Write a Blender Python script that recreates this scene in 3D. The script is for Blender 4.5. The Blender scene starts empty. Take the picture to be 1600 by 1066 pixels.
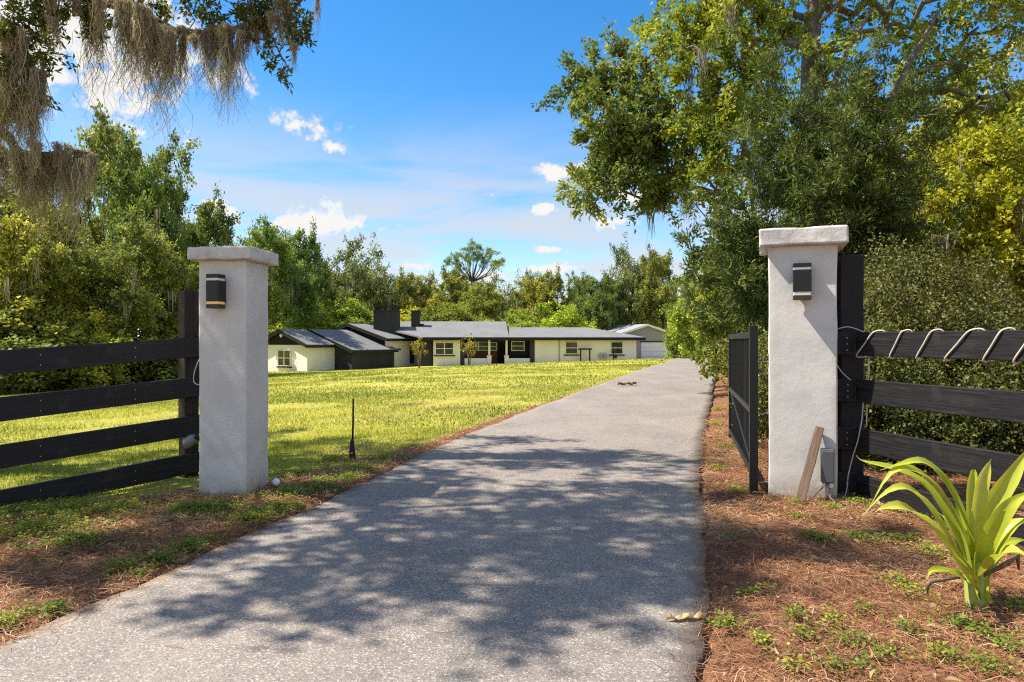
import bpy, bmesh, math, random
import numpy as np
from mathutils import Vector, Matrix, noise as mnoise

# ------------------------------------------------------------------ camera, sky, sun, exposure
SC = bpy.context.scene
COL = SC.collection
EYE = 1.15
F = 1067.0                                   # focal length in photo pixels (1600 wide)
cam = bpy.data.cameras.new('camera'); cam.sensor_width = 36.0; cam.lens = 36.0 * F / 1600.0
cam.clip_start = 0.05; cam.clip_end = 3000
camo = bpy.data.objects.new('camera', cam); COL.objects.link(camo)
camo.location = (0, 0, EYE); camo.rotation_euler = (math.pi / 2, 0, 0)
SC.camera = camo

SUN_EL = math.radians(54)
TO_SUN = Vector((-0.99, 0.04, 0)).normalized()
SUN_AZ = math.atan2(TO_SUN.x, TO_SUN.y)
SUNV = Vector((TO_SUN.x * math.cos(SUN_EL), TO_SUN.y * math.cos(SUN_EL), math.sin(SUN_EL)))
sun = bpy.data.lights.new('sun', 'SUN'); sun.energy = 5.0; sun.angle = math.radians(0.53); sun.color = (1.0, 0.92, 0.79)
suno = bpy.data.objects.new('sun', sun); COL.objects.link(suno)
suno.rotation_euler = (-SUNV).to_track_quat('-Z', 'Y').to_euler(); suno.location = (-20, 0, 30)

SC.view_settings.view_transform = 'Standard'; SC.view_settings.look = 'None'
SC.view_settings.exposure = 0.95; SC.view_settings.gamma = 1.0; SC.view_settings.use_curve_mapping = False
SC.render.engine = 'CYCLES'
SC.cycles.max_bounces = 6; SC.cycles.diffuse_bounces = 3; SC.cycles.glossy_bounces = 2
SC.cycles.transmission_bounces = 3; SC.cycles.transparent_max_bounces = 4
SC.cycles.filter_width = 1.15; SC.cycles.use_denoising = False; SC.cycles.denoiser = 'OPENIMAGEDENOISE'; SC.cycles.denoising_input_passes = 'RGB_ALBEDO_NORMAL'; SC.cycles.denoising_prefilter = 'NONE'; SC.cycles.sample_clamp_indirect = 4.0
SC.cycles.caustics_reflective = False; SC.cycles.caustics_refractive = False
SC.render.film_transparent = False
SC.cycles.pixel_filter_type = 'BLACKMAN_HARRIS'

def pix_dir(u, v):
    return Vector(((u - 800) / F, 1.0, -(v - 533) / F)).normalized()

def build_world():
    w = bpy.data.worlds.new('World'); SC.world = w; w.use_nodes = True
    nt = w.node_tree; N = nt.nodes; L = nt.links; N.clear()
    def nd(t, **k):
        n = N.new(t)
        for a, b in k.items(): setattr(n, a, b)
        return n
    def mth(op, a, b=None, clamp=False):
        n = nd('ShaderNodeMath', operation=op, use_clamp=clamp)
        for i, x in enumerate((a, b)):
            if x is None: continue
            if isinstance(x, (int, float)): n.inputs[i].default_value = x
            else: L.new(x, n.inputs[i])
        return n.outputs[0]
    def sstep(x, lo, hi):
        n = nd('ShaderNodeMapRange', interpolation_type='SMOOTHSTEP')
        L.new(x, n.inputs[0]); n.inputs[1].default_value = lo; n.inputs[2].default_value = hi
        return n.outputs[0]
    sky = nd('ShaderNodeTexSky', sky_type='NISHITA', sun_disc=False, sun_elevation=SUN_EL, sun_rotation=SUN_AZ % (2 * math.pi),
             air_density=1.0, dust_density=0.35, ozone_density=2.5)
    hs = nd('ShaderNodeHueSaturation'); hs.inputs['Saturation'].default_value = 1.38; hs.inputs['Value'].default_value = 1.0
    L.new(sky.outputs[0], hs.inputs['Color'])
    tc = nd('ShaderNodeTexCoord'); sep = nd('ShaderNodeSeparateXYZ'); L.new(tc.outputs['Generated'], sep.inputs[0])
    X, Y, Z = sep.outputs
    az = mth('ARCTAN2', X, Y); el = mth('ARCSINE', Z)
    # cloud coordinates: a plane high above
    zz = mth('ADD', mth('MAXIMUM', Z, 0.0), 0.12)
    comb = nd('ShaderNodeCombineXYZ'); L.new(mth('DIVIDE', X, zz), comb.inputs[0]); L.new(mth('DIVIDE', Y, zz), comb.inputs[1])
    n1 = nd('ShaderNodeTexNoise'); n1.inputs['Scale'].default_value = 13.0; n1.inputs['Detail'].default_value = 9; n1.inputs['Roughness'].default_value = 0.62
    L.new(tc.outputs['Generated'], n1.inputs['Vector'])
    nz = mth('SUBTRACT', n1.outputs[0], 0.5)
    n2 = nd('ShaderNodeTexNoise'); n2.inputs['Scale'].default_value = 45.0; n2.inputs['Detail'].default_value = 6; n2.inputs['Roughness'].default_value = 0.6
    L.new(tc.outputs['Generated'], n2.inputs['Vector'])
    nz2 = mth('SUBTRACT', n2.outputs[0], 0.5)
    nsum = mth('ADD', mth('MULTIPLY', nz, 2.6), mth('MULTIPLY', nz2, 2.2))
    # cumulus puffs in view: centre pixel, half sizes in radians
    puffs = [(170, 90, .20, .11), (60, 60, .18, .13), (265, 112, .08, .035), (478, 196, .062, .024), (500, 200, .04, .02), (523, 230, .026, .018), (505, 352, .085, .032), (440, 350, .05, .02),
             (330, 330, .06, .022), (870, 268, .045, .018), (930, 262, .06, .024), (848, 326, .020, .010), (955, 347, .045, .014),
             (770, 305, .014, .008), (640, 415, .05, .012), (860, 420, .05, .012), (745, 440, .06, .02), (985, 310, .06, .016), (860, 390, .03, .009)]
    tot = None
    for (u, v, ax, ay) in puffs:
        d = pix_dir(u, v); a0 = math.atan2(d.x, d.y); e0 = math.asin(d.z)
        ex = mth('DIVIDE', mth('SUBTRACT', az, a0), ax); ey = mth('DIVIDE', mth('SUBTRACT', el, e0), ay)
        r = mth('SQRT', mth('ADD', mth('MULTIPLY', ex, ex), mth('MULTIPLY', ey, ey)))
        val = mth('SUBTRACT', 1.0, r)
        tot = val if tot is None else mth('MAXIMUM', tot, val)
    puff = sstep(mth('ADD', mth('MAXIMUM', tot, -1.2), nsum), 0.10, 0.75)
    # thin streaky veil over the low sky all the way round, and scattered puffs out of view, thickened to neutralise the blue fill
    mp = nd('ShaderNodeMapping'); mp.inputs['Scale'].default_value = (0.55, 0.9, 1.0)
    L.new(comb.outputs[0], mp.inputs['Vector'])
    n3 = nd('ShaderNodeTexNoise'); n3.inputs['Scale'].default_value = 1.5; n3.inputs['Detail'].default_value = 8; n3.inputs['Roughness'].default_value = 0.6; n3.inputs['Distortion'].default_value = 0.6
    L.new(mp.outputs[0], n3.inputs['Vector'])
    low = sstep(el, 0.36, 0.16)
    veil = mth('MULTIPLY', mth('MULTIPLY', sstep(n3.outputs[0], 0.32, 0.60), low), 0.80)
    haze = mth('MULTIPLY', sstep(el, 0.26, -0.02), 0.30)
    veil = mth('MAXIMUM', veil, haze)
    n4 = nd('ShaderNodeTexNoise'); n4.inputs['Scale'].default_value = 1.7; n4.inputs['Detail'].default_value = 9; n4.inputs['Roughness'].default_value = 0.58
    L.new(comb.outputs[0], n4.inputs['Vector'])
    side = sstep(mth('ABSOLUTE', az), 0.70, 0.95)
    scat = mth('MULTIPLY', sstep(n4.outputs[0], 0.43, 0.57), side)
    cl = mth('MAXIMUM', mth('MAXIMUM', puff, veil), scat, clamp=True)
    STR = 0.115
    g = 0.86 / (2 ** SC.view_settings.exposure) / STR
    cc = nd('ShaderNodeMix', data_type='RGBA'); cc.inputs['A'].default_value = (g * .86, g * .88, g * .91, 1); cc.inputs['B'].default_value = (g * 1.10, g * 1.09, g * 1.05, 1)
    L.new(sstep(mth('ADD', puff, mth('MULTIPLY', nz, .8)), 0.3, 1.0), cc.inputs['Factor'])
    mx = nd('ShaderNodeMix', data_type='RGBA')
    L.new(cl, mx.inputs['Factor']); L.new(hs.outputs[0], mx.inputs['A']); L.new(cc.outputs['Result'], mx.inputs['B'])
    bg = nd('ShaderNodeBackground'); bg.inputs['Strength'].default_value = STR
    L.new(mx.outputs['Result'], bg.inputs['Color'])
    out = nd('ShaderNodeOutputWorld'); L.new(bg.outputs[0], out.inputs['Surface'])
build_world()

# ------------------------------------------------------------------ helpers
R = math.radians
def smooth(t):
    t = np.clip(t, 0, 1); return t * t * (3 - 2 * t)

def tag(o, label=None, cat=None, group=None, kind=None):
    for k, v in (('label', label), ('category', cat), ('group', group), ('kind', kind)):
        if v: o[k] = v
    return o

def link(name, data, parent=None, mat=None, **k):
    o = bpy.data.objects.new(name, data); COL.objects.link(o)
    if parent is not None: o.parent = parent
    if mat is not None and data is not None and len(data.materials) == 0: data.materials.append(mat)
    return tag(o, **k)

def empty(name, loc=(0, 0, 0), rz=0.0, **k):
    o = link(name, None, **k); o.location = loc; o.rotation_euler = (0, 0, rz); o.empty_display_size = 0.1
    return o

class MB:
    """collects polygons (numpy) and makes one mesh"""
    def __init__(s): s.v = []; s.f = []; s.n = 0; s.t = []
    def add(s, verts, faces, tint=None):
        verts = np.asarray(verts, float).reshape(-1, 3)
        s.v.append(verts)
        for fc in faces: s.f.append(([i + s.n for i in fc]))
        s.n += len(verts); return s
    def box(s, c, size, rz=0.0, rot=None):
        c = np.array(c, float); h = np.array(size, float) / 2
        v = np.array([[x, y, z] for z in (-1, 1) for y in (-1, 1) for x in (-1, 1)], float) * h
        m = Matrix.Rotation(rz, 3, 'Z') if rot is None else rot
        v = v @ np.array(m).T + c
        return s.add(v, [(0, 2, 3, 1), (4, 5, 7, 6), (0, 1, 5, 4), (2, 6, 7, 3), (0, 4, 6, 2), (1, 3, 7, 5)])
    def tube(s, pts, rad, sides=6, cap=True):
        v, f = tube_arrays(pts, rad, sides, cap); return s.add(v, f)
    def mesh(s, name, smooth_shade=False):
        me = bpy.data.meshes.new(name)
        me.from_pydata([tuple(x) for x in np.concatenate(s.v)], [], s.f); me.validate(clean_customdata=False)
        if smooth_shade:
            me.polygons.foreach_set('use_smooth', [True] * len(me.polygons))
        me.update(); return me

def tube_arrays(pts, rad, sides=6, cap=True):
    pts = np.asarray(pts, float); n = len(pts); rad = np.broadcast_to(np.asarray(rad, float), (n,))
    tan = np.gradient(pts, axis=0); tan /= np.linalg.norm(tan, axis=1, keepdims=True) + 1e-9
    ref = np.array([0, 0, 1.0]) if abs(tan[0][2]) < .9 else np.array([1.0, 0, 0])
    V = []
    a = np.linspace(0, 2 * math.pi, sides, endpoint=False)
    for i in range(n):
        x = np.cross(ref, tan[i]); x /= np.linalg.norm(x) + 1e-9
        y = np.cross(tan[i], x); ref = y if False else ref
        V.append(pts[i] + rad[i] * (np.cos(a)[:, None] * x + np.sin(a)[:, None] * y))
        nref = np.cross(tan[i], x); 
    V = np.concatenate(V); Fc = []
    for i in range(n - 1):
        for k in range(sides):
            k2 = (k + 1) % sides
            Fc.append((i * sides + k, i * sides + k2, (i + 1) * sides + k2, (i + 1) * sides + k))
    if cap:
        Fc.append(tuple(range(sides - 1, -1, -1))); Fc.append(tuple(range((n - 1) * sides, n * sides)))
    return V, Fc

def fast_mesh(name, verts, quads, tint=None, smooth_shade=False):
    """verts (N,3), quads (M,k) int arrays, one tint value for each vertex"""
    me = bpy.data.meshes.new(name); k = quads.shape[1]
    me.vertices.add(len(verts)); me.vertices.foreach_set('co', np.ascontiguousarray(verts, dtype=np.float32).ravel())
    me.loops.add(quads.size); me.loops.foreach_set('vertex_index', np.ascontiguousarray(quads, dtype=np.int32).ravel())
    me.polygons.add(len(quads)); me.polygons.foreach_set('loop_start', np.arange(0, quads.size, k, dtype=np.int32))
    me.update(calc_edges=True)
    if tint is not None:
        at = me.attributes.new('tint', 'FLOAT', 'POINT'); at.data.foreach_set('value', np.ascontiguousarray(tint, dtype=np.float32))
    if smooth_shade: me.polygons.foreach_set('use_smooth', np.ones(len(quads), dtype=bool))
    return me

def bevel_box(name, size, bev=0.01, seg=2, cuts=(0, 0, 0), disp=0.0, dscale=6.0, seed=0.0, soft=False):
    """box standing on z=0, with soft edges and an uneven surface"""
    bm = bmesh.new(); bmesh.ops.create_cube(bm, size=1)
    for v in bm.verts: v.co = Vector((v.co.x * size[0], v.co.y * size[1], (v.co.z + .5) * size[2]))
    if bev: bmesh.ops.bevel(bm, geom=bm.edges[:], offset=bev, segments=seg, affect='EDGES', profile=.6)
    for ax, c in enumerate(cuts):
        for i in range(1, c + 1):
            co = [0, 0, 0]; no = [0, 0, 0]; no[ax] = 1
            lo, hi = (0, size[2]) if ax == 2 else (-size[ax] / 2, size[ax] / 2)
            co[ax] = lo + (hi - lo) * i / (c + 1)
            bmesh.ops.bisect_plane(bm, geom=bm.verts[:] + bm.edges[:] + bm.faces[:], plane_co=co, plane_no=no)
    if disp:
        bm.normal_update()
        for v in bm.verts:
            p = v.co * dscale + Vector((seed, seed * 1.7, 0))
            v.co += v.normal * (mnoise.fractal(p, 1.0, 2.0, 3) * disp)
    me = bpy.data.meshes.new(name); bm.to_mesh(me); bm.free()
    if soft: me.polygons.foreach_set('use_smooth', [True] * len(me.polygons))
    return me

# ------------------------------------------------------------------ materials
MATS = {}
class Mat:
    def __init__(s, name):
        s.m = bpy.data.materials.new(name); s.m.use_nodes = True; s.nt = s.m.node_tree; s.N = s.nt.nodes; s.L = s.nt.links
        s.N.clear(); s.out = s.N.new('ShaderNodeOutputMaterial'); MATS[name] = s.m
    def nd(s, t, **k):
        n = s.N.new(t)
        for a, b in k.items(): setattr(n, a, b)
        return n
    def set(s, sock, x):
        if isinstance(x, (int, float)): sock.default_value = x
        elif isinstance(x, tuple): sock.default_value = x if len(x) == 4 or sock.type == 'VECTOR' else (*x, 1)
        else: s.L.new(x, sock)
    def mth(s, op, a, b=0.0, clamp=False):
        n = s.nd('ShaderNodeMath', operation=op, use_clamp=clamp); s.set(n.inputs[0], a); s.set(n.inputs[1], b); return n.outputs[0]
    def coord(s, kind='Object', scale=(1, 1, 1)):
        tc = s.nd('ShaderNodeTexCoord')
        if scale == (1, 1, 1): return tc.outputs[kind]
        mp = s.nd('ShaderNodeMapping'); mp.inputs['Scale'].default_value = scale; s.L.new(tc.outputs[kind], mp.inputs['Vector']); return mp.outputs[0]
    def world(s, scale=(1, 1, 1)):
        g = s.nd('ShaderNodeNewGeometry')
        mp = s.nd('ShaderNodeMapping'); mp.inputs['Scale'].default_value = scale; s.L.new(g.outputs['Position'], mp.inputs['Vector']); return mp.outputs[0]
    def noise(s, vec, scale, detail=4, rough=.55, dist=0.0):
        n = s.nd('ShaderNodeTexNoise'); s.L.new(vec, n.inputs['Vector'])
        n.inputs['Scale'].default_value = scale; n.inputs['Detail'].default_value = detail; n.inputs['Roughness'].default_value = rough; n.inputs['Distortion'].default_value = dist
        return n.outputs[0]
    def voro(s, vec, scale, feature='F1'):
        n = s.nd('ShaderNodeTexVoronoi', feature=feature); s.L.new(vec, n.inputs['Vector']); n.inputs['Scale'].default_value = scale; return n
    def ramp(s, x, stops):
        n = s.nd('ShaderNodeValToRGB'); s.L.new(x, n.inputs[0]); e = n.color_ramp.elements
        while len(e) < len(stops): e.new(0.5)
        for i, (p, c) in enumerate(stops): e[i].position = p; e[i].color = (*c, 1) if len(c) == 3 else c
        return n.outputs[0]
    def mr(s, x, a, b, c=0.0, d=1.0, sm=True):
        n = s.nd('ShaderNodeMapRange', interpolation_type='SMOOTHSTEP' if sm else 'LINEAR')
        s.L.new(x, n.inputs[0])
        for i, q in enumerate((a, b, c, d)): n.inputs[i + 1].default_value = q
        return n.outputs[0]
    def mix(s, f, a, b, blend='MIX'):
        n = s.nd('ShaderNodeMix', data_type='RGBA', blend_type=blend); s.set(n.inputs['Factor'], f); s.set(n.inputs['A'], a); s.set(n.inputs['B'], b); return n.outputs['Result']
    def bump(s, h, strength=.3, dist=.01, prev=None):
        n = s.nd('ShaderNodeBump'); n.inputs['Strength'].default_value = strength; n.inputs['Distance'].default_value = dist; s.L.new(h, n.inputs['Height'])
        if prev is not None: s.L.new(prev, n.inputs['Normal'])
        return n.outputs[0]
    def attr(s, name): return s.nd('ShaderNodeAttribute', attribute_name=name).outputs['Fac']
    def bsdf(s, color, rough=.7, spec=.3, metal=0.0, normal=None, **k):
        b = s.nd('ShaderNodeBsdfPrincipled'); s.set(b.inputs['Base Color'], color); s.set(b.inputs['Roughness'], rough)
        b.inputs['Specular IOR Level'].default_value = spec; b.inputs['Metallic'].default_value = metal
        if normal is not None: s.L.new(normal, b.inputs['Normal'])
        for a, q in k.items(): s.set(b.inputs[a], q)
        return b.outputs[0]
    def done(s, sh): s.L.new(sh, s.out.inputs['Surface']); return s.m

def leaf_mat(name, stops, trans=.38, rough=.5, spec=.22, objcol=True):
    m = Mat(name)
    t = m.attr('tint')
    col = m.ramp(t, stops)
    if objcol:
        oi = m.nd('ShaderNodeObjectInfo'); col = m.mix(1.0, col, oi.outputs['Color'], 'MULTIPLY')
    p = m.bsdf(col, rough, spec)
    tr = m.nd('ShaderNodeBsdfTranslucent'); tc = m.mix(1.0, col, (1.2, 1.2, .62), 'MULTIPLY'); m.L.new(tc, tr.inputs['Color'])
    mx = m.nd('ShaderNodeMixShader'); mx.inputs[0].default_value = trans
    m.L.new(p, mx.inputs[1]); m.L.new(tr.outputs[0], mx.inputs[2])
    return m.done(mx.outputs[0])

def make_materials():
    # white stucco of the pillars
    m = Mat('stucco'); c = m.coord()
    big = m.noise(c, 3.5, 6, .6); fine = m.noise(c, 140, 3, .6); mid = m.noise(c, 28, 4, .6)
    col = m.ramp(big, [(.30, (.56, .535, .50)), (.55, (.65, .625, .585)), (.75, (.71, .685, .645))])
    sep = m.nd('ShaderNodeSeparateXYZ'); m.L.new(c, sep.inputs[0])
    foot = m.mth('MULTIPLY', m.mr(sep.outputs[2], .26, .0), m.mr(m.noise(c, 9, 6, .7), .30, .55))
    col = m.mix(m.mth('MULTIPLY', foot, .75), col, (.30, .25, .18))
    drip = m.mth('MULTIPLY', m.mr(m.noise(m.coord(scale=(14, 14, .7)), 1.0, 5, .65), .56, .72), m.mr(sep.outputs[2], .6, 1.8)); col = m.mix(m.mth('MULTIPLY', drip, .35), col, (.34, .32, .28))
    pits = m.mr(m.voro(c, 7).outputs['Distance'], .035, .02); col = m.mix(m.mth('MULTIPLY', pits, .55), col, (.16, .14, .12))
    n = m.bump(fine, .10, .004); n = m.bump(mid, .22, .008, n)
    m.done(m.bsdf(col, .85, .2, normal=n))
    m = Mat('stucco_cap'); c = m.coord()
    big = m.noise(c, 9, 6, .65); fine = m.noise(c, 110, 3, .6); mid = m.noise(c, 22, 4, .6)
    col = m.ramp(big, [(.30, (.42, .40, .37)), (.52, (.58, .56, .53)), (.75, (.70, .68, .65))])
    n = m.bump(fine, .15, .004); n = m.bump(mid, .45, .010, n)
    m.done(m.bsdf(col, .88, .2, normal=n))
    # black stained boards with worn grain
    m = Mat('black_wood'); c = m.coord(scale=(2.2, 60, 60)); g = m.noise(c, 1.6, 6, .65, .4)
    c2 = m.coord(); kn = m.noise(c2, 5, 4, .6)
    col = m.ramp(g, [(.30, (.006, .006, .007)), (.55, (.015, .014, .016)), (.80, (.042, .036, .034))])
    col = m.mix(m.mr(kn, .60, .75, 0, .5), col, (.045, .038, .036))
    wr = m.noise(m.coord(scale=(1.3, 9, 9)), 2.0, 6, .7); col = m.mix(m.mr(wr, .56, .72, 0, .55), col, (.060, .055, .054))
    scr = m.noise(m.coord(scale=(6, 130, 130)), 1.0, 4, .7); col = m.mix(m.mr(scr, .66, .76, 0, .6), col, (.13, .12, .11))
    m.done(m.bsdf(col, m.mr(g, .3, .8, .42, .62), .32, normal=m.bump(g, .45, .005)))
    m = Mat('black_post'); c = m.coord(scale=(45, 45, 2.0)); g = m.noise(c, 1.6, 6, .65, .4)
    col = m.ramp(g, [(.35, (.008, .008, .009)), (.62, (.016, .016, .017)), (.74, (.07, .065, .06)), (.85, (.14, .13, .12))])
    m.done(m.bsdf(col, .6, .3, normal=m.bump(g, .5, .006)))
    m = Mat('brown_post'); c = m.coord(scale=(45, 45, 2.0)); g = m.noise(c, 1.6, 6, .65, .4)
    col = m.ramp(g, [(.3, (.012, .009, .008)), (.6, (.035, .024, .020)), (.85, (.09, .065, .05))])
    m.done(m.bsdf(col, .7, .3, normal=m.bump(g, .5, .006)))
    m = Mat('raw_wood'); c = m.coord(scale=(50, 50, 2.5)); g = m.noise(c, 1.8, 6, .65, .4)
    col = m.ramp(g, [(.3, (.10, .065, .045)), (.6, (.22, .15, .11)), (.85, (.36, .28, .22))])
    m.done(m.bsdf(col, .85, .2, normal=m.bump(g, .6, .006)))
    def plain(name, col, rough=.6, spec=.3, metal=0.0, nz=0.0, nscale=20, bump=0.0, **k):
        m = Mat(name); c = m.coord(); n = m.noise(c, nscale, 5, .6)
        cc = m.mix(m.mr(n, .3, .7, 0, nz), col, tuple(x * .45 for x in col)) if nz else col
        return m.done(m.bsdf(cc, rough, spec, metal, normal=m.bump(n, bump, .01) if bump else None, **k))
    plain('lamp_black', (.012, .012, .013), .42, .4, nz=.3, nscale=40)
    plain('lamp_dark_bronze', (.045, .032, .026), .45, .4)
    m = Mat('lamp_glass'); m.done(m.bsdf((.72, .68, .60), .25, .5))
    m = Mat('lamp_amber'); m.done(m.bsdf((.75, .42, .16), .3, .5, **{'Emission Color': (1, .5, .14), 'Emission Strength': .12}))
    plain('steel_black', (.010, .010, .011), .45, .4, nz=.3)
    plain('galvanised', (.42, .42, .41), .45, .5, .7, nz=.4)
    plain('grey_plastic', (.10, .105, .115), .5, .4, nz=.25)
    plain('grey_weathered', (.30, .28, .26), .6, .3, nz=.6, nscale=30)
    plain('white_plastic', (.80, .79, .76), .35, .45)
    plain('cord_white', (.62, .56, .48), .55, .3, nz=.4, nscale=15)
    plain('wire_thin', (.55, .53, .50), .5, .3)
    plain('black_plastic', (.010, .010, .010), .5, .35)
    # house
    m = Mat('wall_cream'); c = m.world(); n = m.noise(c, .5, 5, .6)
    m.done(m.bsdf(m.ramp(n, [(.3, (.74, .70, .60)), (.7, (.82, .79, .70))]), .9, .15))
    m = Mat('wall_white'); c = m.world(); n = m.noise(c, .8, 5, .6)
    m.done(m.bsdf(m.ramp(n, [(.3, (.76, .74, .69)), (.7, (.83, .82, .78))]), .9, .15))
    plain('wall_black', (.018, .018, .020), .8, .2, nz=.4, nscale=1.5)
    plain('wall_charcoal', (.050, .052, .055), .8, .2, nz=.4, nscale=1.0)
    plain('wall_grey', (.32, .32, .31), .85, .2, nz=.2, nscale=1.0)
    plain('brick_red', (.16, .055, .030), .85, .2, nz=.5, nscale=5)
    plain('trim_black', (.012, .012, .014), .6, .3)
    plain('trim_white', (.78, .76, .72), .6, .3)
    plain('garage_white', (.74, .76, .80), .6, .3, nz=.1)
    m = Mat('shingle'); c = m.world(); n = m.noise(c, 7, 5, .7); n2 = m.noise(c, .6, 4, .6)
    col = m.mix(.5, m.ramp(n, [(.3, (.09, .09, .092)), (.7, (.26, .26, .265))]), m.ramp(n2, [(.3, (.14, .14, .145)), (.7, (.22, .22, .225))]))
    m.done(m.bsdf(col, .9, .25, normal=m.bump(n, .5, .02)))
    m = Mat('shingle_light'); c = m.world(); n = m.noise(c, 7, 5, .7)
    m.done(m.bsdf(m.ramp(n, [(.3, (.20, .21, .22)), (.7, (.34, .35, .36))]), .9, .25))
    m = Mat('glass_dark'); c = m.world(); n = m.noise(c, .9, 4, .6)
    m.done(m.bsdf(m.ramp(n, [(.35, (.015, .018, .016)), (.7, (.07, .085, .05))]), .06, .6))
    # bark
    m = Mat('bark_grey'); c = m.coord(scale=(1, 1, .35)); n = m.noise(c, 9, 6, .65, .5)
    m.done(m.bsdf(m.ramp(n, [(.3, (.075, .062, .05)), (.55, (.17, .15, .13)), (.8, (.32, .30, .27))]), .9, .15, normal=m.bump(n, .8, .03)))
    m = Mat('bark_dark'); c = m.coord(scale=(1, 1, .35)); n = m.noise(c, 7, 6, .65, .5)
    m.done(m.bsdf(m.ramp(n, [(.3, (.028, .022, .017)), (.55, (.075, .06, .048)), (.8, (.15, .13, .11))]), .9, .15, normal=m.bump(n, .8, .03)))
    # foliage: low tint dark, high tint light and yellow
    leaf_mat('leaf_oak', [(0, (0.057, 0.079, 0.025)), (0.45, (0.143, 0.180, 0.045)), (0.8, (0.306, 0.314, 0.071)), (1, (0.478, 0.393, 0.103))])
    leaf_mat('leaf_oak_yellow', [(0, (0.068, 0.106, 0.021)), (0.4, (0.179, 0.246, 0.036)), (0.75, (0.403, 0.438, 0.057)), (1, (0.626, 0.564, 0.081))])
    leaf_mat('leaf_yellow', [(0, (0.113, 0.143, 0.015)), (0.4, (0.304, 0.310, 0.029)), (0.75, (0.557, 0.509, 0.045)), (1, (0.734, 0.621, 0.073))])
    leaf_mat('leaf_dark', [(0, (0.022, 0.038, 0.015)), (0.45, (0.062, 0.092, 0.028)), (0.8, (0.141, 0.178, 0.053)), (1, (0.235, 0.267, 0.085))], trans=.25, rough=.6, spec=.15)
    leaf_mat('leaf_shrub', [(0, (0.044, 0.049, 0.015)), (0.45, (0.117, 0.123, 0.032)), (0.8, (0.246, 0.228, 0.067)), (1, (0.406, 0.339, 0.122))], trans=.2)
    leaf_mat('leaf_far', [(0, (0.066, 0.085, 0.035)), (0.4, (0.178, 0.213, 0.067)), (0.75, (0.398, 0.400, 0.114)), (1, (0.597, 0.512, 0.177))])
    leaf_mat('leaf_weed', [(0, (0.066, 0.106, 0.020)), (0.5, (0.188, 0.260, 0.040)), (1, (0.527, 0.471, 0.080))])
    leaf_mat('blade', [(0, (0.132, 0.169, 0.032)), (0.4, (0.314, 0.357, 0.050)), (0.75, (0.548, 0.526, 0.081)), (1, (0.690, 0.660, 0.222))], objcol=False, trans=.3)
    leaf_mat('moss', [(0, (0.119, 0.102, 0.077)), (0.5, (0.348, 0.301, 0.224)), (1, (0.653, 0.590, 0.452))], trans=.25, rough=.9, spec=.05, objcol=False)
    leaf_mat('moss_far', [(0, (0.156, 0.144, 0.102)), (0.5, (0.288, 0.264, 0.192)), (1, (0.432, 0.408, 0.312))], trans=.25, rough=.9, spec=.05, objcol=False)
    leaf_mat('needle', [(0, (0.104, 0.046, 0.026)), (0.35, (0.254, 0.116, 0.060)), (0.7, (0.477, 0.258, 0.139)), (1, (0.712, 0.563, 0.352))], trans=.1, rough=.7, spec=.2, objcol=False)
    leaf_mat('dead_leaf', [(0, (.16, .09, .04)), (1, (.50, .36, .19))], trans=.15, rough=.7, spec=.2, objcol=False)
    m = Mat('lily_leaf'); c = m.attr('tint'); col = m.ramp(c, [(0, (.26, .32, .03)), (.35, (.42, .50, .04)), (.8, (.60, .62, .07)), (1, (.66, .60, .16))])
    lw = m.noise(m.coord(), 9, 4, .6); col = m.mix(m.mr(lw, .45, .75, 0, .35), col, (.20, .33, .03))
    p = m.bsdf(col, .35, .45); tr = m.nd('ShaderNodeBsdfTranslucent'); m.L.new(col, tr.inputs['Color'])
    mx = m.nd('ShaderNodeMixShader'); mx.inputs[0].default_value = .38; m.L.new(p, mx.inputs[1]); m.L.new(tr.outputs[0], mx.inputs[2]); m.done(mx.outputs[0])
    plain('lily_stem', (.36, .42, .10), .5, .35, nz=.35, nscale=14)
    # asphalt
    m = Mat('asphalt'); c = m.world()
    ag = m.voro(c, 165); sp = m.noise(c, 260, 2, .5); big = m.noise(c, .9, 6, .62); mid = m.noise(c, 9, 4, .6)
    base = m.ramp(big, [(.30, (.188, .162, .142)), (.55, (.242, .208, .180)), (.75, (.29, .249, .214))])
    st = m.nd('ShaderNodeSeparateColor'); m.L.new(ag.outputs['Color'], st.inputs[0])
    base = m.mix(m.mr(st.outputs[0], .72, .95, 0, .6), base, (.58, .53, .48))
    base = m.mix(m.mr(st.outputs[1], .55, .95, 0, .6), base, (.075, .070, .068))
    base = m.mix(m.mr(mid, .42, .75, 0, .25), base, (.13, .125, .125))
    trk = m.noise(m.world((.9, .16, 1)), 1.6, 5, .6, .5); base = m.mix(m.mr(trk, .48, .72, 0, .30), base, (.34, .295, .255))
    sta = m.noise(c, 1.7, 6, .7, 1.0); base = m.mix(m.mr(sta, .60, .74, 0, .45), base, (.12, .105, .095))
    edge = m.attr('tint'); base = m.mix(m.mth('MULTIPLY', m.mr(m.mth('ADD', edge, m.mth('MULTIPLY', m.mth('SUBTRACT', m.noise(c, 5, 5, .65), .5), .75)), .62, 1.05), .7), base, (.24, .165, .11))
    n = m.bump(ag.outputs['Distance'], .35, .005); n = m.bump(sp, .3, .002, n)
    m.done(m.bsdf(base, .88, .25, normal=n))
    # ground: lawn soil + pine litter
    m = Mat('ground'); c = m.world()
    mul = m.attr('mulch')
    n1 = m.noise(c, 1.1, 6, .65); n2 = m.noise(c, 9, 6, .7); n3 = m.noise(c, 45, 4, .7)
    cst = m.world((14, 90, 20)); straw = m.noise(cst, 1.0, 5, .7, 1.5)
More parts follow.
